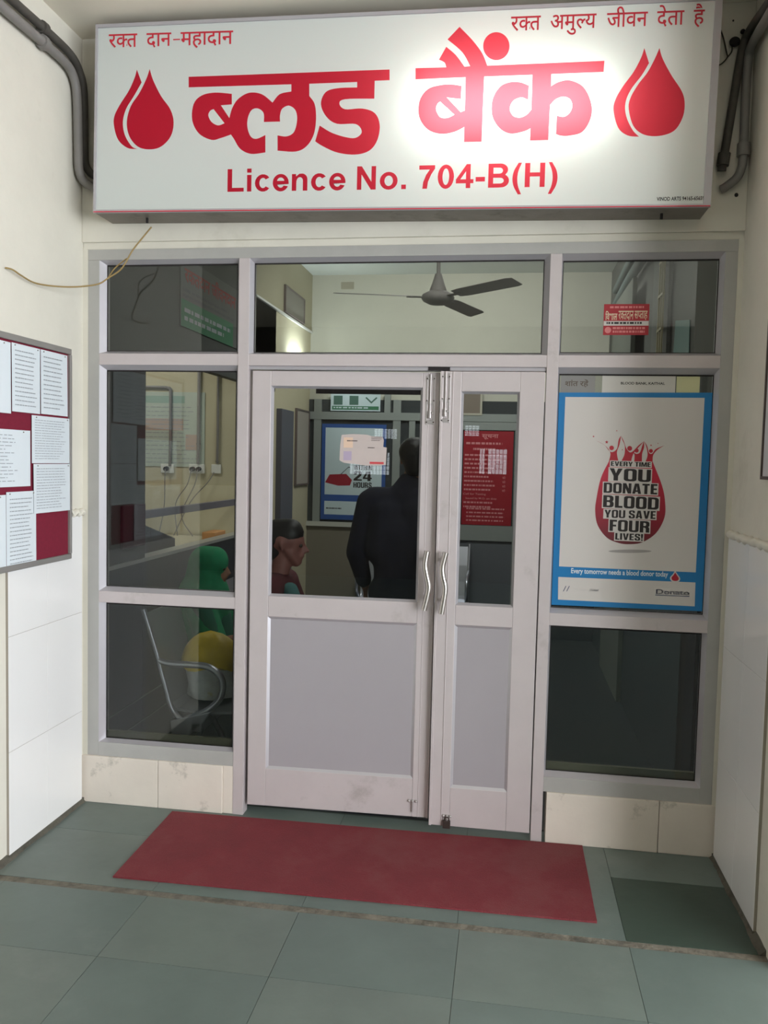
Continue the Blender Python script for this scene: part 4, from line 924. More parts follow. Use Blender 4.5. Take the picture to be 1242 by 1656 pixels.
# banner on inner left wall
root = empty('hindi_banner', (XI+0.002, 1.60, 2.49)); tag(root, 'banner with red and green bands inside, high on the left wall', 'banner')
MB().box(0, 0.006, -0.48, 0.60, 0.0, 0.42).build('sheet', mat('banner_grey', (96, 96, 94), 0.7), root)
MB().box(0.006, 0.0066, -0.47, 0.48, 0.0, 0.165).build('green_band', mat('banner_green', (60, 116, 84), 0.7), root)
m = MB(); rg = random.Random(2); lines(m, (0.0068, -0.42, 0.03), (0, 0.85, 0), (0, 0, 0.10), 2, rg, 1, .5); m.build('print', GREYINK, root)
m = MB(); write(m, 'रकतदान जीवनदान', (0.0062, -0.42, 0.27), (0, 0.95, 0), (0, 0, 0.12), 0.02, 0.0006); m.build('lettering', mat('banner_red', (150, 50, 52), 0.7), root)
m = MB(); lines(m, (0.0062, -0.44, 0.175), (0, 0.98, 0), (0, 0, 0.07), 2, rg, 1, .45); m.build('small_print', mat('banner_ink', (84, 84, 88), 0.7), root)
# far left wall: pilaster, framed board, picture
tag(B(XI+0.0005, XI+0.05, 3.26, 3.66, 0.3, 2.13).build('wall_cabinet', mat('cabinet_dark', (86, 86, 96), 0.5), bevel=0.004), 'tall dark grey cabinet against the left wall inside the door', 'cabinet')
root = empty('framed_board', (XI+0.001, 4.0, 1.46)); tag(root, 'tall pale framed board on the left wall near the far corner', 'notice board')
MB().box(0, 0.015, -0.10, 0.36, 0, 0.70).build('panel', mat('board_pale2', (168, 160, 150), 0.6), root)
m = MB()
for q in ((-0.12, 0.38, -0.015, 0), (-0.12, 0.38, 0.70, 0.715), (-0.12, -0.10, 0, 0.70), (0.36, 0.38, 0, 0.70)): m.box(0, 0.022, *q)
m.build('board_frame', mat('frame_grey', (104, 92, 88), 0.5), root)
root = empty('picture_frame', (XI+0.0085, 3.75, 2.985)); tag(root, 'grey framed picture high on the left wall above the white ledge', 'picture')
MB().box(0, 0.012, -0.33, 0.33, 0.01, 0.22).build('picture', mat('picture_grey', (128, 124, 114), 0.6), root)
m = MB()
for q in ((-0.345, 0.345, 0.0, 0.01), (-0.345, 0.345, 0.22, 0.235), (-0.345, -0.33, 0.01, 0.22), (0.33, 0.345, 0.01, 0.22)): m.box(0, 0.02, *q)
m.build('frame', mat('frame_grey', (104, 92, 88), 0.5), root)
# tube light on left wall
root = empty('tube_light', (XI+0.001, 3.85, 2.60)); tag(root, 'lit tube light on the inner left wall below the white ledge', 'lamp')
MB().box(0, 0.03, -0.30, 0.30, -0.02, 0.02).build('batten', mat('socket_white', (226, 226, 220), 0.4), root)
MB().cyl((0.045, -0.28, 0), (0.045, 0.28, 0), 0.012).build('tube', emit('tube_glow', (225, 245, 255), 3.0), root)
area('tube_light_glow', (XI+0.12, 3.85, 2.60), (XI+1, 3.85, 2.6), 0.55, 0.05, 3.5, (0.88, 0.97, 1.0))
area('tube_light_wash', (XI+0.10, 3.85, 2.62), (XI, 3.85, 2.9), 0.5, 0.04, 4.0, (0.88, 0.97, 1.0))

# back partition
YBk = 4.40
GDK = mat('dark_back_glass', (62, 66, 68), 0.12)
def bm_(name, *a, mt=IALU): return S(B(*a).build(name, mt))
bm_('wall_back_panel', -1.47, 1.44, YBk+0.03, YBk+0.05, 1.045, 2.30, mt=GDK)
bm_('wall_back_low_right', 0.66, 1.44, YBk+0.01, YBk+0.05, 0.0, 1.045, mt=DG)
bm_('wall_back_low', -1.47, 0.02, YBk+0.01, YBk+0.05, 0.0, 1.045, mt=mat('back_low', (122, 116, 102), 0.7))
bm_('trim_30', -1.47, 0.7, YBk-0.005, YBk+0.03, 2.10, 2.175)
bm_('trim_31', -1.47, -0.56, YBk-0.02, YBk+0.03, 1.03, 1.075, mt=mat('pale_sill', (190, 190, 180), 0.4))
bm_('trim_32', -1.41, -1.335, YBk, YBk+0.03, 1.075, 2.30)
bm_('trim_33', -0.61, -0.535, YBk, YBk+0.03, 0.0, 2.30)
bm_('trim_34', -0.70, -0.64, YBk-0.0, YBk+0.03, 2.175, 2.36)
bm_('trim_35', -0.45, -0.39, YBk+0.001, YBk+0.03, 0.0, 2.10)
# far door with its red notice
bm_('door_3', 0.0, 0.055, YBk+0.0, YBk+0.04, 0.0, 2.10)
bm_('trim_36', 0.585, 0.66, YBk+0.0, YBk+0.04, 0.0, 2.10)
bm_('trim_37', 0.055, 0.585, YBk+0.0, YBk+0.04, 2.02, 2.10)
bm_('trim_38', 0.055, 0.585, YBk+0.0, YBk+0.04, 0.94, 1.09)
bm_('trim_39', 0.055, 0.585, YBk+0.02, YBk+0.05, 0.0, 0.94, mt=mat('far_door_panel', (96, 100, 106), 0.35))
root = empty('red_notice', (0.335, YBk-0.001, 1.095)); tag(root, 'tall dark red notice with pale Hindi lines on the far glass door', 'notice')
MB().box(-0.245, 0.235, 0.0, 0.006, 0, 0.915).build('sheet', mat('notice_dark_red', (150, 14, 34), 0.4), root)
PT_ = mat('notice_pale_print', (206, 130, 134), 0.6); m = MB(); rg = random.Random(21)
write(m, 'सूचना', (-0.07, -0.0004, 0.835), (0.16, 0, 0), (0, 0, 0.05), 0.02, -0.0004)
lines(m, (-0.22, -0.0004, 0.775), (0.44, 0, 0), (0, 0, 0.04), 1, rg, 1, 0.5); lines(m, (-0.15, -0.0004, 0.72), (0.24, 0, 0), (0, 0, 0.04), 1, rg, 1, 0.5)
for k in range(13):
    z = 0.665-0.042*k
    if k == 9: write(m, 'Cell for Testing', (-0.235, -0.0004, z), (0.22, 0, 0), (0, 0, 0.024), 0.01, -0.0004)
    elif k == 10: write(m, 'Issued by M.O. on duty', (-0.21, -0.0004, z), (0.30, 0, 0), (0, 0, 0.024), 0.01, -0.0004)
    else: lines(m, (-0.23, -0.0004, z), (0.30 if k > 3 else 0.36, 0, 0), (0, 0, 0.03), 1, rg, 1, 0.55)
    if k < 9: write(m, 'को', (0.14, -0.0004, z), (0.03, 0, 0), (0, 0, 0.026), 0.01, -0.0004)
for k in range(4): lines(m, (-0.20, -0.0004, 0.03+0.038*k), (0.40, 0, 0), (0, 0, 0.028), 1, rg, 1, 0.5)
m.build('print', PT_, root)
# poster on the far window
root = empty('transfusion_poster', (-1.0, YBk-0.001, 1.10)); tag(root, 'blue bordered poster reading BODY WITHIN 24 HOURS on the far window', 'poster')
DB = mat('far_poster_blue', (48, 84, 150), 0.4); PWD = mat('far_poster_white', (196, 212, 216), 0.4)
MB().box(-0.325, 0.325, 0, 0.006, 0, 0.955).build('sheet', DB, root)
m = MB(); m.box(-0.288, 0.288, -0.0006, 0, 0.25, 0.918); m.box(-0.288, 0.288, -0.0006, 0, 0.05, 0.185); m.build('white_field', PWD, root)
m = MB()
for s_, z, h_ in (('BLOOD', 0.665, 0.06), ('BODY', 0.565, 0.06), ('WITHIN', 0.505, 0.045), ('24', 0.395, 0.095), ('HOURS', 0.325, 0.055)): heavy(m, s_, (0.005, -0.0008, z), (0.185, 0, 0), (0, 0, h_), 0.0004)
m.build('lettering', INK, root)
m = MB()
v_ = [(x*0.001, z*0.001) for x, z in ((-285, 370), (-240, 450), (-70, 460), (-10, 400), (-30, 345), (-150, 340))]
m.prism([(x, -0.0007, z) for x, z in v_], (0, -0.0004, 0)); m.build('red_print', mat('cushion_red', (150, 24, 44), 0.5), root)
m = MB(); m.prism([(-0.13, -0.0011, 0.455), (-0.05, -0.0011, 0.53), (-0.03, -0.0011, 0.53), (-0.03, -0.0011, 0.523), (-0.05, -0.0011, 0.523), (-0.12, -0.0011, 0.455)], (0, -0.0003, 0)); lines(m, (-0.27, -0.0008, 0.10), (0.2, 0, 0), (0, 0, 0.025), 1, random.Random(1), 1, .5); m.build('thin_print', INK, root)
# framed sign above it
root = empty('framed_sign', (-0.99, YBk-0.011, 2.185)); tag(root, 'white framed sign with green lower band above the far poster', 'sign')
MB().box(-0.25, 0.25, 0, 0.008, 0, 0.17).build('sheet', PWD, root)
MB().box(-0.235, 0.235, -0.0006, 0, 0.012, 0.048).build('green_band', mat('banner_green', (60, 116, 84), 0.7), root)
m = MB(); lines(m, (-0.22, -0.0011, 0.02), (0.44, 0, 0), (0, 0, 0.022), 1, random.Random(4), 1, .6); m.build('print', PWD, root)
m = MB(); m.box(-0.22, -0.13, -0.0006, 0, 0.06, 0.15); m.box(-0.06, 0.03, -0.0006, 0, 0.06, 0.15); m.prism([(0.10, -0.0006, 0.13), (0.16, -0.0006, 0.075), (0.22, -0.0006, 0.13), (0.21, -0.0006, 0.14), (0.16, -0.0006, 0.095), (0.11, -0.0006, 0.14)], (0, 0.0006, 0))
m.build('symbols', mat('sign_green_dark', (70, 104, 92), 0.6), root)
root = empty('picture_frame', (0.14, YBk-0.001, 2.18)); tag(root, 'small pale framed picture over the far door beside the red notice', 'picture')
MB().box(-0.12, 0.10, 0.0, 0.01, 0, 0.20).build('picture', mat('picture_brown', (120, 108, 96), 0.6), root)
m = MB()
for q in ((-0.14, 0.12, -0.02, 0), (-0.14, 0.12, 0.20, 0.215), (-0.14, -0.12, 0, 0.2), (0.10, 0.12, 0, 0.2)): m.box(q[0], q[1], -0.01, 0.012, q[2], q[3])
m.build('frame', mat('frame_pale', (176, 172, 156), 0.5), root)
# small patches of old paper on the back wall
m = MB().box(-1.17, -1.04, 4.4485, 4.4499, 3.39, 3.46); tag(m.build('faded_notice', mat('faded_patch', (158, 152, 134), 0.8)), 'faded notice left on the upper back wall near the fan', 'paper notice')

# right side of the room: grille window, door leaf, drape
root = S(empty('window_8', (1.43, 1.55, 1.2)))
m = MB(); m.box(-0.02, 0.0, -0.24, 0.30, 0.0, 1.85); m.build('window_frame', mat('teal_dark', (64, 66, 62), 0.5), root)
m = MB()
for y in (-0.20, -0.13, -0.06): m.box(-0.045, -0.035, y-0.006, y+0.006, 0.0, 1.85)
for k in range(9): m.box(-0.047, -0.033, -0.21, -0.05, 0.10+0.2*k, 0.115+0.2*k)
m.build('grille', mat('grille_cream', (170, 160, 126), 0.5), root)
tag(B(1.350, 1.383, 2.35, 3.45, 0.0, 3.02).build('almirah_panel', mat('grey_green_panel', (86, 90, 82), 0.6), bevel=0.004), 'tall grey green panel standing along the right inner wall', 'panel')
pipe('room_pipe', [(1.38, 3.5, 3.05), (1.38, 2.8, 3.09), (1.38, 2.2, 3.1), (1.38, 1.7, 3.1)], 0.035, mat('pipe_green', (70, 86, 84), 0.5), 'thick grey green pipe along the right inner wall, the lower of two', 'pipe')
pipe('room_pipe', [(1.37, 3.5, 3.16), (1.37, 2.8, 3.2), (1.37, 2.2, 3.21), (1.37, 1.7, 3.21)], 0.028, mat('pipe_green', (70, 86, 84), 0.5), 'thinner grey green pipe above the other on the right inner wall', 'pipe')
m = MB(); m.prism([(1.436, 1.22, 2.20), (1.436, 0.78, 2.20), (1.436, 0.80, 2.46), (1.436, 1.18, 2.52)], (-0.004, 0, 0)); tag(m.build('teal_sheet', mat('teal_card', (78, 122, 118), 0.5)), 'teal sheet stuck on the right inner wall behind the upper right pane', 'sheet')
S(B(1.385, 1.438, 0.12, 4.4, 0.0, 1.1).build('wall_interior_right_dado', DG))

# ------------------------------------------------------------------ ceiling fan
FC = Vector((0.027, 1.9, 2.80)); root = empty('ceiling_fan', FC); tag(root, 'grey three bladed ceiling fan hanging behind the middle fanlight', 'fan')
FM = mat('fan_grey', (158, 152, 148), 0.6)
MB().cyl((0, 0, 0.13), (0, 0, 0.73), 0.013, 12).build('rod', FM, root, smooth=True)
MB().lathe([(0.012, 0.16), (0.022, 0.155), (0.042, 0.09), (0.058, 0.045), (0.055, 0.03), (0.012, 0.03)], seg=20).build('canopy', FM, root, smooth=True)
MB().lathe([(0.01, 0.04), (0.07, 0.035), (0.105, 0.015), (0.112, -0.005), (0.10, -0.025), (0.06, -0.045), (0.0, -0.05)], seg=28).build('motor', FM, root, smooth=True)
for deg in (70, 190+3, 310+8):
    a = math.radians(deg); d = Vector((math.cos(a), math.sin(a), 0)); n_ = Vector((-d.y, d.x, 0)); tilt = -0.235
    m = MB(); q = []
    for r_, wd in ((0.17, 0.045), (0.24, 0.055), (0.66, 0.060), (0.70, 0.050)):
        q.append((d*r_+n_*wd+Vector((0, 0, wd*tilt)), d*r_-n_*wd-Vector((0, 0, wd*tilt))))
    V = []; 
    for p_, s_ in q: V += [p_, s_, s_+Vector((0, 0, 0.003)), p_+Vector((0, 0, 0.003))]
    Fs = [(0, 1, 2, 3), (15, 14, 13, 12)]
    for i in range(3):
        for k in range(4): Fs.append((i*4+k, i*4+(k+1) % 4, (i+1)*4+(k+1) % 4, (i+1)*4+k))
    m._add(V, Fs); bl = m.build('blade', FM, root)
    m = MB(); m.prism([d*0.09+n_*0.02, d*0.21+n_*0.028, d*0.21-n_*0.028, d*0.09-n_*0.02], (0, 0, -0.004)); m.build('blade_arm', FM, bl)

# ------------------------------------------------------------------ steel waiting bench
BST = mat('bench_steel', (170, 172, 180), 0.3, metal=0.8)
def bench(x0, y0, n, label, rz=0.0):
    root = empty('waiting_bench', (x0, y0, 0), rz)
    L_ = 0.52*n
    m = MB(); m.box(0.14, 0.20, -0.02, L_+0.02, 0.29, 0.34); m.build('beam', BST, root, bevel=0.006)
    for k in range(n):
        ya, yb = 0.52*k+0.015, 0.52*(k+1)-0.015
        P1 = [(0.02, 0.42), (0.06, 0.395), (0.20, 0.385), (0.34, 0.395), (0.42, 0.41), (0.45, 0.395)]
        m = MB()
        for i in range(len(P1)-1):
            (xa, za), (xb, zb) = P1[i], P1[i+1]
            m.prism([(xa, ya, za), (xb, ya, zb), (xb, ya, zb-0.012), (xa, ya, za-0.012)], (0, yb-ya, 0))
        m.build('seat', BST, root)
        P2 = [(0.02, 0.42), (-0.02, 0.55), (-0.06, 0.70), (-0.12, 0.88)]
        m = MB()
        for i in range(len(P2)-1):
            (xa, za), (xb, zb) = P2[i], P2[i+1]
            m.prism([(xa, ya, za), (xb, ya, zb), (xb-0.012, ya, zb), (xa-0.012, ya, za)], (0, yb-ya, 0))
        m.build('backrest', BST, root)
    for k in (0, n):
        y = 0.52*k
        m = MB()
        m.tube([(-0.125, y, 0.905), (-0.09, y, 0.80), (-0.045, y, 0.66), (-0.03, y, 0.60), (0.0, y, 0.50), (0.03, y, 0.40), (0.08, y, 0.345), (0.12, y, 0.33)], 0.015, 10, smooth=4)
        m.tube([(-0.04, y, 0.645), (0.02, y, 0.632), (0.13, y, 0.632), (0.22, y, 0.628), (0.285, y, 0.59), (0.305, y, 0.53), (0.285, y, 0.46), (0.22, y, 0.40), (0.14, y, 0.36), (0.09, y, 0.34)], 0.017, 10, smooth=5)
        m.build('armrest', BST, root, smooth=True)
        m = MB(); m.prism([(0.03, y-0.02, 0.34), (0.25, y-0.02, 0.40), (0.20, y-0.02, 0.33), (0.10, y-0.02, 0.24), (0.04, y-0.02, 0.24)], (0, 0.04, 0)); m.build('bracket', BST, root, bevel=0.005)
    for k in (0.35, n-0.35):
        y = 0.52*k; m = MB(); m.tube([(0.0, y, 0.03), (0.06, y, 0.09), (0.15, y, 0.30), (0.17, y, 0.33)], 0.018, 8, smooth=3); m.tube([(0.36, y, 0.03), (0.30, y, 0.09), (0.19, y, 0.30), (0.17, y, 0.33)], 0.018, 8, smooth=3)
        m.box(-0.03, 0.03, y-0.02, y+0.02, 0.001, 0.03); m.box(0.33, 0.39, y-0.02, y+0.02, 0.001, 0.03); m.build('leg', BST, root, smooth=True)
    tag(root, label, 'bench'); return root
bench(-1.175, 0.28, 3, 'steel waiting bench with looped arm inside the lower left window')
bench(-0.86, 4.24, 2, 'steel waiting bench against the far wall below the blue poster', -PI/2)
tag(B(-1.05, -0.65, 4.05, 4.39, 0.0, 0.001).build('bench_mat', DARKHOLE), 'dark mat under the far bench', 'mat') if False else None

# ------------------------------------------------------------------ people (bodies grown as one continuous surface)
def caps(m, p, q, r1, r2, seg=14):
    p = Vector(p); q = Vector(q); n = 6; P = []; R = []
    d = (q-p); L_ = max(d.length, 1e-4); d = d/L_
    for i in range(5): t = -1+i/4; P.append(p+d*(t*r1)); R.append(max(0.0015, r1*math.sqrt(max(0, 1-t*t))))
    for i in range(1, n): P.append(p+d*L_*i/n); R.append(r1+(r2-r1)*i/n)
    for i in range(5): t = i/4; P.append(q+d*(t*r2)); R.append(max(0.0015, r2*math.sqrt(max(0, 1-t*t))))
    m.tube(P, R, seg)
def fuse(m, name, mt, parent, vox, smooth_it=6):
    me = bpy.data.meshes.new('t'); me.from_pydata([tuple(v) for v in m.v], [], m.f); o = bpy.data.objects.new('t', me); COL.objects.link(o)
    md = o.modifiers.new('r', 'REMESH'); md.mode = 'VOXEL'; md.voxel_size = vox
    s_ = o.modifiers.new('s', 'SMOOTH'); s_.iterations = smooth_it; s_.factor = 0.5
    dg = bpy.context.evaluated_depsgraph_get(); me2 = bpy.data.meshes.new_from_object(o.evaluated_get(dg))
    bpy.data.objects.remove(o); bpy.data.meshes.remove(me)
    me2.name = name; me2.materials.clear(); me2.materials.append(mt)
    for p in me2.polygons: p.use_smooth = True
    o2 = bpy.data.objects.new(name, me2); COL.objects.link(o2); o2.parent = parent
    return o2
def hand(m, wrist, dirv, nrm, side, curl=0.5, s=1.0):
    """palm, four unequal bent fingers and a thumb off the side of the palm"""
    w_ = Vector(wrist); d = Vector(dirv).normalized(); n_ = Vector(nrm); n_ = (n_-d*n_.dot(d)).normalized(); sd = d.cross(n_)*side
    palm = w_+d*0.085*s
    for k in (-1.5, -0.5, 0.5, 1.5): caps(m, w_+sd*k*0.009*s+d*0.01, palm+sd*k*0.019*s, 0.014*s, 0.0115*s, 10)
    for k, L_ in ((-1.5, 0.066), (-0.5, 0.078), (0.5, 0.084), (1.5, 0.076)):
        b0 = palm+sd*k*0.0195*s; d1 = (d+n_*curl*0.5).normalized(); d2 = (d+n_*curl*1.3).normalized(); d3 = (d*0.6+n_*curl*2).normalized()
        b1 = b0+d1*L_*0.45*s; b2 = b1+d2*L_*0.32*s; b3 = b2+d3*L_*0.26*s
        caps(m, b0, b1, 0.0098*s, 0.009*s, 8); caps(m, b1, b2, 0.009*s, 0.0085*s, 8); caps(m, b2, b3, 0.0085*s, 0.0075*s, 8)
    t0 = w_+d*0.025*s+sd*0.024*s; t1 = t0+(d*0.5+sd*0.8+n_*0.3).normalized()*0.042*s; t2 = t1+(d*0.9+sd*0.3+n_*0.4).normalized()*0.034*s
    caps(m, t0, t1, 0.0125*s, 0.011*s, 8); caps(m, t1, t2, 0.0105*s, 0.0085*s, 8)
def head_shape(m, c, f, up, s=1.0):
    """skull, jaw, nose, lips, ears; c centre, f facing"""
    c = Vector(c); f = Vector(f).normalized(); up = Vector(up).normalized(); sd = f.cross(up).normalized()
    caps(m, c+up*0.035*s-f*0.022*s, c+up*0.035*s+f*0.022*s, 0.079*s, 0.075*s, 20)
    caps(m, c-up*0.005*s+f*0.028*s, c-up*0.075*s+f*0.058*s, 0.060*s, 0.030*s, 16)
    for k in (-1, 1):
        caps(m, c-up*0.03*s+sd*k*0.042*s+f*0.03*s, c-up*0.066*s+sd*k*0.026*s+f*0.05*s, 0.026*s, 0.020*s, 10)
        caps(m, c+sd*k*0.080*s-f*0.008*s+up*0.018*s, c+sd*k*0.080*s-f*0.004*s-up*0.018*s, 0.013*s, 0.010*s, 8)
        caps(m, c+up*0.028*s+f*0.088*s+sd*k*0.012*s, c+up*0.028*s+f*0.080*s+sd*k*0.042*s, 0.010*s, 0.010*s, 8)
    caps(m, c+up*0.020*s+f*0.092*s, c-up*0.018*s+f*0.112*s, 0.008*s, 0.013*s, 10)
    caps(m, c-up*0.045*s+f*0.092*s+sd*0.014*s, c-up*0.045*s+f*0.092*s-sd*0.014*s, 0.009*s, 0.009*s, 8)
def eyes(c, f, up, parent, s=1.0):
    c = Vector(c); f = Vector(f).normalized(); up = Vector(up).normalized(); sd = f.cross(up).normalized(); m = MB()
    for k in (-1, 1): p = c+up*0.010*s+f*0.082*s+sd*k*0.032*s; m.ball(p, 0.010*s, seg=10, rings=8)
    m.build('eyes', mat('eye_dark', (60, 46, 42), 0.2), parent, smooth=True)
SKIN = mat('brown_skin', (158, 112, 88), 0.55, var=0.05); HAIR = mat('black_hair', (30, 26, 26), 0.5, var=0.2, scale=60)
Z = Vector((0, 0, 1))
def ell(m, c, rx, ry, rz): m.ball(c, rx, ry, rz, 20, 14)

# seated woman in green scarf, facing into the room (+x)
wx, wy = -1.10, 0.84
root = empty('person', (wx, wy, 0)); tag(root, 'seated person in a green headscarf on the steel bench, turned to the right', 'person')
hc = Vector((-0.045, 0.0, 1.055)); fdir = Vector((0.97, 0.1, -0.1))
m = MB()
ell(m, (-0.02, 0, 0.50), 0.13, 0.17, 0.12)
caps(m, (-0.02, 0, 0.52), (-0.05, 0, 0.72), 0.120, 0.110); caps(m, (-0.05, 0, 0.72), (-0.055, 0, 0.86), 0.115, 0.075)
caps(m, (-0.055, -0.12, 0.87), (-0.055, 0.12, 0.87), 0.055, 0.055); caps(m, (-0.055, 0, 0.88), (-0.045, 0, 1.0), 0.048, 0.045)
head_shape(m, hc, fdir, Z, 0.95)
wr = {}
for k in (-1, 1):
    sh = Vector((-0.055, k*0.15, 0.865)); el = Vector((0.06, k*0.19, 0.66)); w_ = Vector((0.24, k*0.09, 0.70)) if k < 0 else Vector((0.25, k*0.08, 0.62))
    caps(m, sh, el, 0.045, 0.036); caps(m, el, w_, 0.035, 0.024); hand(m, w_, (0.9, -k*0.4, 0.1), (0, 0, -1), k, 0.5, 0.9)
    hp = Vector((0.0, k*0.09, 0.49)); kn = Vector((0.40, k*0.11, 0.48)); an = Vector((0.42, k*0.11, 0.09))
    caps(m, hp, kn, 0.08, 0.055); caps(m, kn, an, 0.052, 0.034); caps(m, an+Vector((-0.02, 0, -0.04)), an+Vector((0.15, k*0.02, -0.058)), 0.035, 0.026)
fuse(m, 'body', SKIN, root, 0.010); eyes(hc, fdir, Z, root, 0.95)
m = MB()
ell(m, (-0.01, 0, 0.52), 0.16, 0.20, 0.12); caps(m, (-0.02, 0, 0.52), (-0.05, 0, 0.74), 0.142, 0.130); caps(m, (-0.05, 0, 0.74), (-0.055, 0, 0.88), 0.132, 0.082)
caps(m, (-0.055, -0.13, 0.87), (-0.055, 0.13, 0.87), 0.068, 0.068)
for k in (-1, 1):
    caps(m, (-0.055, k*0.15, 0.865), (0.06, k*0.19, 0.66), 0.060, 0.052); caps(m, (0.0, k*0.09, 0.49), (0.40, k*0.11, 0.48), 0.100, 0.078); caps(m, (0.40, k*0.11, 0.48), (0.42, k*0.11, 0.14), 0.076, 0.068)
fuse(m, 'dress', mat('green_dress', (40, 104, 84), 0.85, var=0.15, scale=12), root, 0.014)
m = MB()
caps(m, hc+Vector((-0.035, 0, 0.035)), hc+Vector((0.015, 0, 0.042)), 0.098, 0.088); caps(m, hc+Vector((-0.04, 0, 0.02)), (-0.085, 0, 0.90), 0.100, 0.135)
caps(m, (-0.09, 0, 0.90), (-0.085, 0, 0.62), 0.150, 0.160); caps(m, (-0.08, -0.11, 0.87), (0.03, -0.17, 0.66), 0.085, 0.085); caps(m, (-0.08, 0.11, 0.87), (0.02, 0.17, 0.66), 0.085, 0.085)
fuse(m, 'headscarf', mat('green_scarf', (30, 138, 92), 0.8, var=0.18, scale=9, bump=0.4, bscale=10), root, 0.012)

# second seated person near the door glass
px0, py0 = -0.66, 0.50
root = empty('person', (px0, py0, 0)); tag(root, 'seated person with short dark hair in dark red clothes just inside the left door', 'person')
hc = Vector((0.045, 0.0, 1.245)); fdir = Vector((0.98, 0.12, -0.12))
m = MB(); ell(m, (-0.02, 0, 0.58), 0.13, 0.16, 0.12)
caps(m, (-0.02, 0, 0.60), (0, 0, 0.84), 0.125, 0.125); caps(m, (0, 0, 0.84), (0.01, 0, 1.0), 0.125, 0.08)
caps(m, (0.01, -0.14, 1.03), (0.01, 0.14, 1.03), 0.058, 0.058); caps(m, (0.01, 0, 1.03), (0.03, 0, 1.17), 0.052, 0.050)
head_shape(m, hc, fdir, Z, 1.05)
for k in (-1, 1):
    sh = Vector((0.01, k*0.18, 1.02)); el = Vector((0.10, k*0.23, 0.78)); w_ = Vector((0.34, k*0.10, 0.88))
    caps(m, sh, el, 0.048, 0.04); caps(m, el, w_, 0.038, 0.027); hand(m, w_, (0.9, -k*0.25, 0.25), (0, -k, 0.1), k, 0.6)
    hp = Vector((0.0, k*0.09, 0.57)); kn = Vector((0.43, k*0.10, 0.54)); an = Vector((0.43, k*0.10, 0.09))
    caps(m, hp, kn, 0.085, 0.06); caps(m, kn, an, 0.055, 0.036); caps(m, an+Vector((-0.02, 0, -0.045)), an+Vector((0.17, k*0.02, -0.06)), 0.036, 0.028)
fuse(m, 'body', mat('ruddy_skin', (142, 92, 84), 0.55), root, 0.010); eyes(hc, fdir, Z, root, 1.05)
m = MB(); ell(m, (-0.01, 0, 0.58), 0.15, 0.18, 0.11); caps(m, (-0.02, 0, 0.60), (0, 0, 0.86), 0.148, 0.146); caps(m, (0, 0, 0.86), (0.01, 0, 1.02), 0.146, 0.095); caps(m, (0.01, -0.15, 1.03), (0.01, 0.15, 1.03), 0.074, 0.074)
for k in (-1, 1): caps(m, (0.01, k*0.18, 1.02), (0.10, k*0.23, 0.78), 0.066, 0.056); caps(m, (0.10, k*0.23, 0.78), (0.29, k*0.125, 0.86), 0.055, 0.044)
fuse(m, 'shirt', mat('dark_red_cloth', (92, 34, 42), 0.85, var=0.1, scale=9), root, 0.012)
m = MB()
for k in (-1, 1): caps(m, (0.0, k*0.09, 0.57), (0.43, k*0.10, 0.54), 0.102, 0.076); caps(m, (0.43, k*0.10, 0.54), (0.43, k*0.10, 0.13), 0.072, 0.056)
fuse(m, 'trousers', mat('dark_trousers', (42, 42, 50), 0.85), root, 0.012)
m = MB(); caps(m, hc+Vector((-0.040, 0, 0.048)), hc+Vector((0.022, 0, 0.060)), 0.088, 0.080); caps(m, hc+Vector((-0.05, 0, 0.04)), hc+Vector((-0.058, 0, -0.03)), 0.078, 0.058)
fuse(m, 'hair', HAIR, root, 0.008)
m = MB(); caps(m, (0.10, -0.10, 1.02), (0.15, -0.13, 0.90), 0.045, 0.05); caps(m, (0.15, -0.13, 0.90), (0.15, -0.15, 0.72), 0.05, 0.065)
fuse(m, 'towel', mat('teal_towel', (78, 124, 122), 0.9), root, 0.010)
root = empty('stool', (px0, py0, 0)); tag(root, 'low dark stool under the person in red clothes', 'stool')
MB().lathe([(0, 0.455), (0.17, 0.455), (0.18, 0.44), (0.18, 0.42), (0, 0.42)], seg=28).build('seat', DARKHOLE, root, smooth=True)
for k in range(4):
    a = PI/4+k*PI/2; MB().cyl((0.12*math.cos(a), 0.12*math.sin(a), 0.42), (0.17*math.cos(a), 0.17*math.sin(a), 0.0), 0.012, 10).build('leg', BST, root, smooth=True)
m = MB(); m.prism([(0, 0, 0), (0.20, 0.02, 0.05), (0.20, 0.16, 0.06), (0, 0.16, 0.02)], (0, 0, 0.003)); o = m.build('held_paper', mat('buff_paper', (196, 170, 132), 0.8)); o.location = (px0+0.34, py0-0.08, 0.905)
tag(o, 'buff paper held in the hands of the person in red', 'paper')

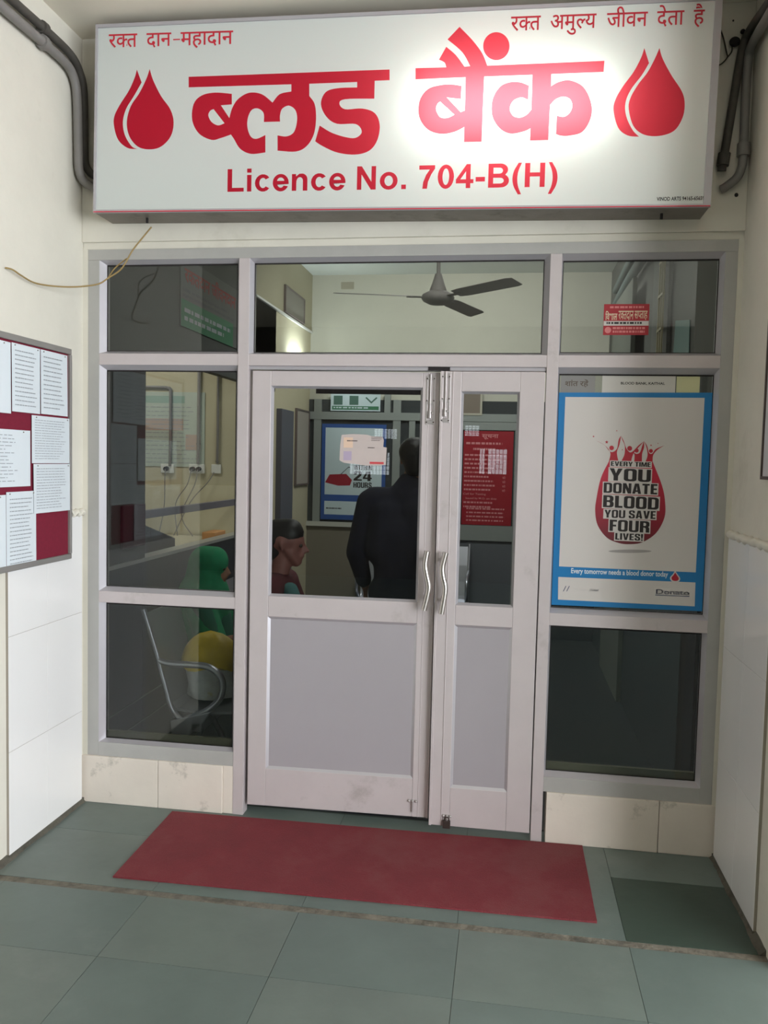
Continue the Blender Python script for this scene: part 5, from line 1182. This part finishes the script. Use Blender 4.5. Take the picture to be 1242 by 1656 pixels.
# standing man, seen from behind, dark jacket
mx_, my_ = -0.075, 1.12
root = empty('person', (mx_, my_, 0)); tag(root, 'standing person in a dark navy jacket seen from behind through the left door', 'person')
hc = Vector((0.06, 0.06, 1.70)); fdir = Vector((0.25, 1, -0.1))
m = MB(); ell(m, (0, 0, 0.96), 0.17, 0.12, 0.13)
caps(m, (0, 0, 0.98), (0, 0, 1.25), 0.130, 0.140); caps(m, (-0.05, 0, 1.22), (-0.06, 0, 1.38), 0.13, 0.10); caps(m, (0.05, 0, 1.22), (0.06, 0, 1.38), 0.13, 0.10)
caps(m, (-0.16, 0, 1.46), (0.16, 0, 1.46), 0.062, 0.062); caps(m, (0, 0, 1.47), (0.05, 0.04, 1.62), 0.06, 0.055)
head_shape(m, hc, fdir, Z, 1.05)
for k in (-1, 1):
    sh = Vector((k*0.20, 0, 1.45)); el = Vector((k*0.27, -0.01, 1.15)); w_ = Vector((k*0.24, 0.14, 0.93))
    caps(m, sh, el, 0.052, 0.042); caps(m, el, w_, 0.040, 0.028); hand(m, w_, (0, 0.35, -0.9), (-k, 0, 0), k, 0.5)
    hp = Vector((k*0.09, 0, 0.92)); kn = Vector((k*0.11, 0.01, 0.50)); an = Vector((k*0.12, -0.01, 0.09))
    caps(m, hp, kn, 0.088, 0.058); caps(m, kn, an, 0.055, 0.038); caps(m, an+Vector((0, -0.03, -0.045)), an+Vector((k*0.03, 0.16, -0.06)), 0.038, 0.028)
fuse(m, 'body', SKIN, root, 0.010); eyes(hc, fdir, Z, root, 1.05)
NAV = mat('navy_jacket', (20, 22, 40), 0.9, var=0.15, scale=4)
m = MB(); ell(m, (0, 0, 0.92), 0.20, 0.15, 0.14); caps(m, (0, 0, 0.95), (0, 0, 1.25), 0.165, 0.172)
caps(m, (-0.07, -0.01, 1.20), (-0.08, -0.01, 1.38), 0.155, 0.125); caps(m, (0.07, -0.01, 1.20), (0.08, -0.01, 1.38), 0.155, 0.125); caps(m, (-0.17, 0, 1.46), (0.17, 0, 1.46), 0.086, 0.086); caps(m, (0, 0, 1.50), (0.03, 0.02, 1.56), 0.085, 0.075)
for k in (-1, 1): caps(m, (k*0.20, 0, 1.45), (k*0.27, -0.01, 1.15), 0.078, 0.066); caps(m, (k*0.27, -0.01, 1.15), (k*0.245, 0.115, 0.97), 0.064, 0.050)
fuse(m, 'jacket', NAV, root, 0.012)
m = MB()
for k in (-1, 1): caps(m, (k*0.09, 0, 0.90), (k*0.11, 0.01, 0.50), 0.105, 0.080); caps(m, (k*0.11, 0.01, 0.50), (k*0.12, -0.01, 0.12), 0.078, 0.066)
fuse(m, 'trousers', mat('dark_trousers', (42, 42, 50), 0.85), root, 0.012)
m = MB(); caps(m, hc+Vector((-0.005, -0.035, 0.052)), hc+Vector((0.01, 0.02, 0.062)), 0.092, 0.082); caps(m, hc+Vector((-0.005, -0.045, 0.03)), hc+Vector((0, -0.05, -0.04)), 0.080, 0.060)
fuse(m, 'hair', HAIR, root, 0.008)

# yellow bag on the near bench seat
root = empty('shopping_bag', (-1.02, 0.50, 0.412)); tag(root, 'yellow and white carrier bag on the steel bench beside the green headscarf', 'bag')
m = MB(); V = []; n1, n2 = 24, 10
def bagp(t, u):
    z = 0.30*u; r_ = (0.135+0.02*math.sin(3*t+u*4))*(1-0.15*(u-0.4)**2); return (r_*math.cos(t), 0.62*r_*math.sin(t), z)
for j in range(n2+1):
    for i in range(n1): V.append(bagp(2*PI*i/n1, j/n2*0.62))
Fs = [(j*n1+i, j*n1+(i+1) % n1, (j+1)*n1+(i+1) % n1, (j+1)*n1+i) for j in range(n2) for i in range(n1)]+[tuple(range(n1))]
m._add(V, Fs); m.build('sack', mat('bag_white', (186, 190, 188), 0.5, var=0.3, scale=10, stain=(176, 160, 60), stain_amt=0.8, stain_scale=6, stain_low=0.58), root, smooth=True)
m = MB(); V = []
for j in range(n2+1):
    u = j/n2
    for i in range(n1):
        t = 2*PI*i/n1; r_ = 0.165*(1-u**2.2)**0.6*(1+0.07*math.sin(5*t)); V.append((r_*math.cos(t), 0.65*r_*math.sin(t), 0.165+0.19*u+0.015*math.sin(4*t)*(1-u)))
m._add(V, Fs[:-1]+[tuple(range(n1))]); m.build('yellow_cover', mat('bag_yellow', (206, 178, 40), 0.5, var=0.2, scale=9, bump=0.4, bscale=12), root, smooth=True)

# ------------------------------------------------------------------ groups of look-alike things
GR = {'conduit_pipe': 'conduits beside the signboard', 'booth_conduit': 'conduits on the booth wall', 'wall_socket': 'sockets on the booth wall', 'power_flex': 'flexes hanging from the booth sockets', 'window_sheet': 'sheets tucked above the blue poster', 'room_pipe': 'pipes on the right inner wall', 'waiting_bench': 'steel waiting benches', 'person': 'people inside the room', 'picture_frame': 'framed pictures inside'}
for o in list(bpy.data.objects):
    k = o.name.split('.')[0]
    if o.parent is None and k in GR: o['group'] = GR[k]
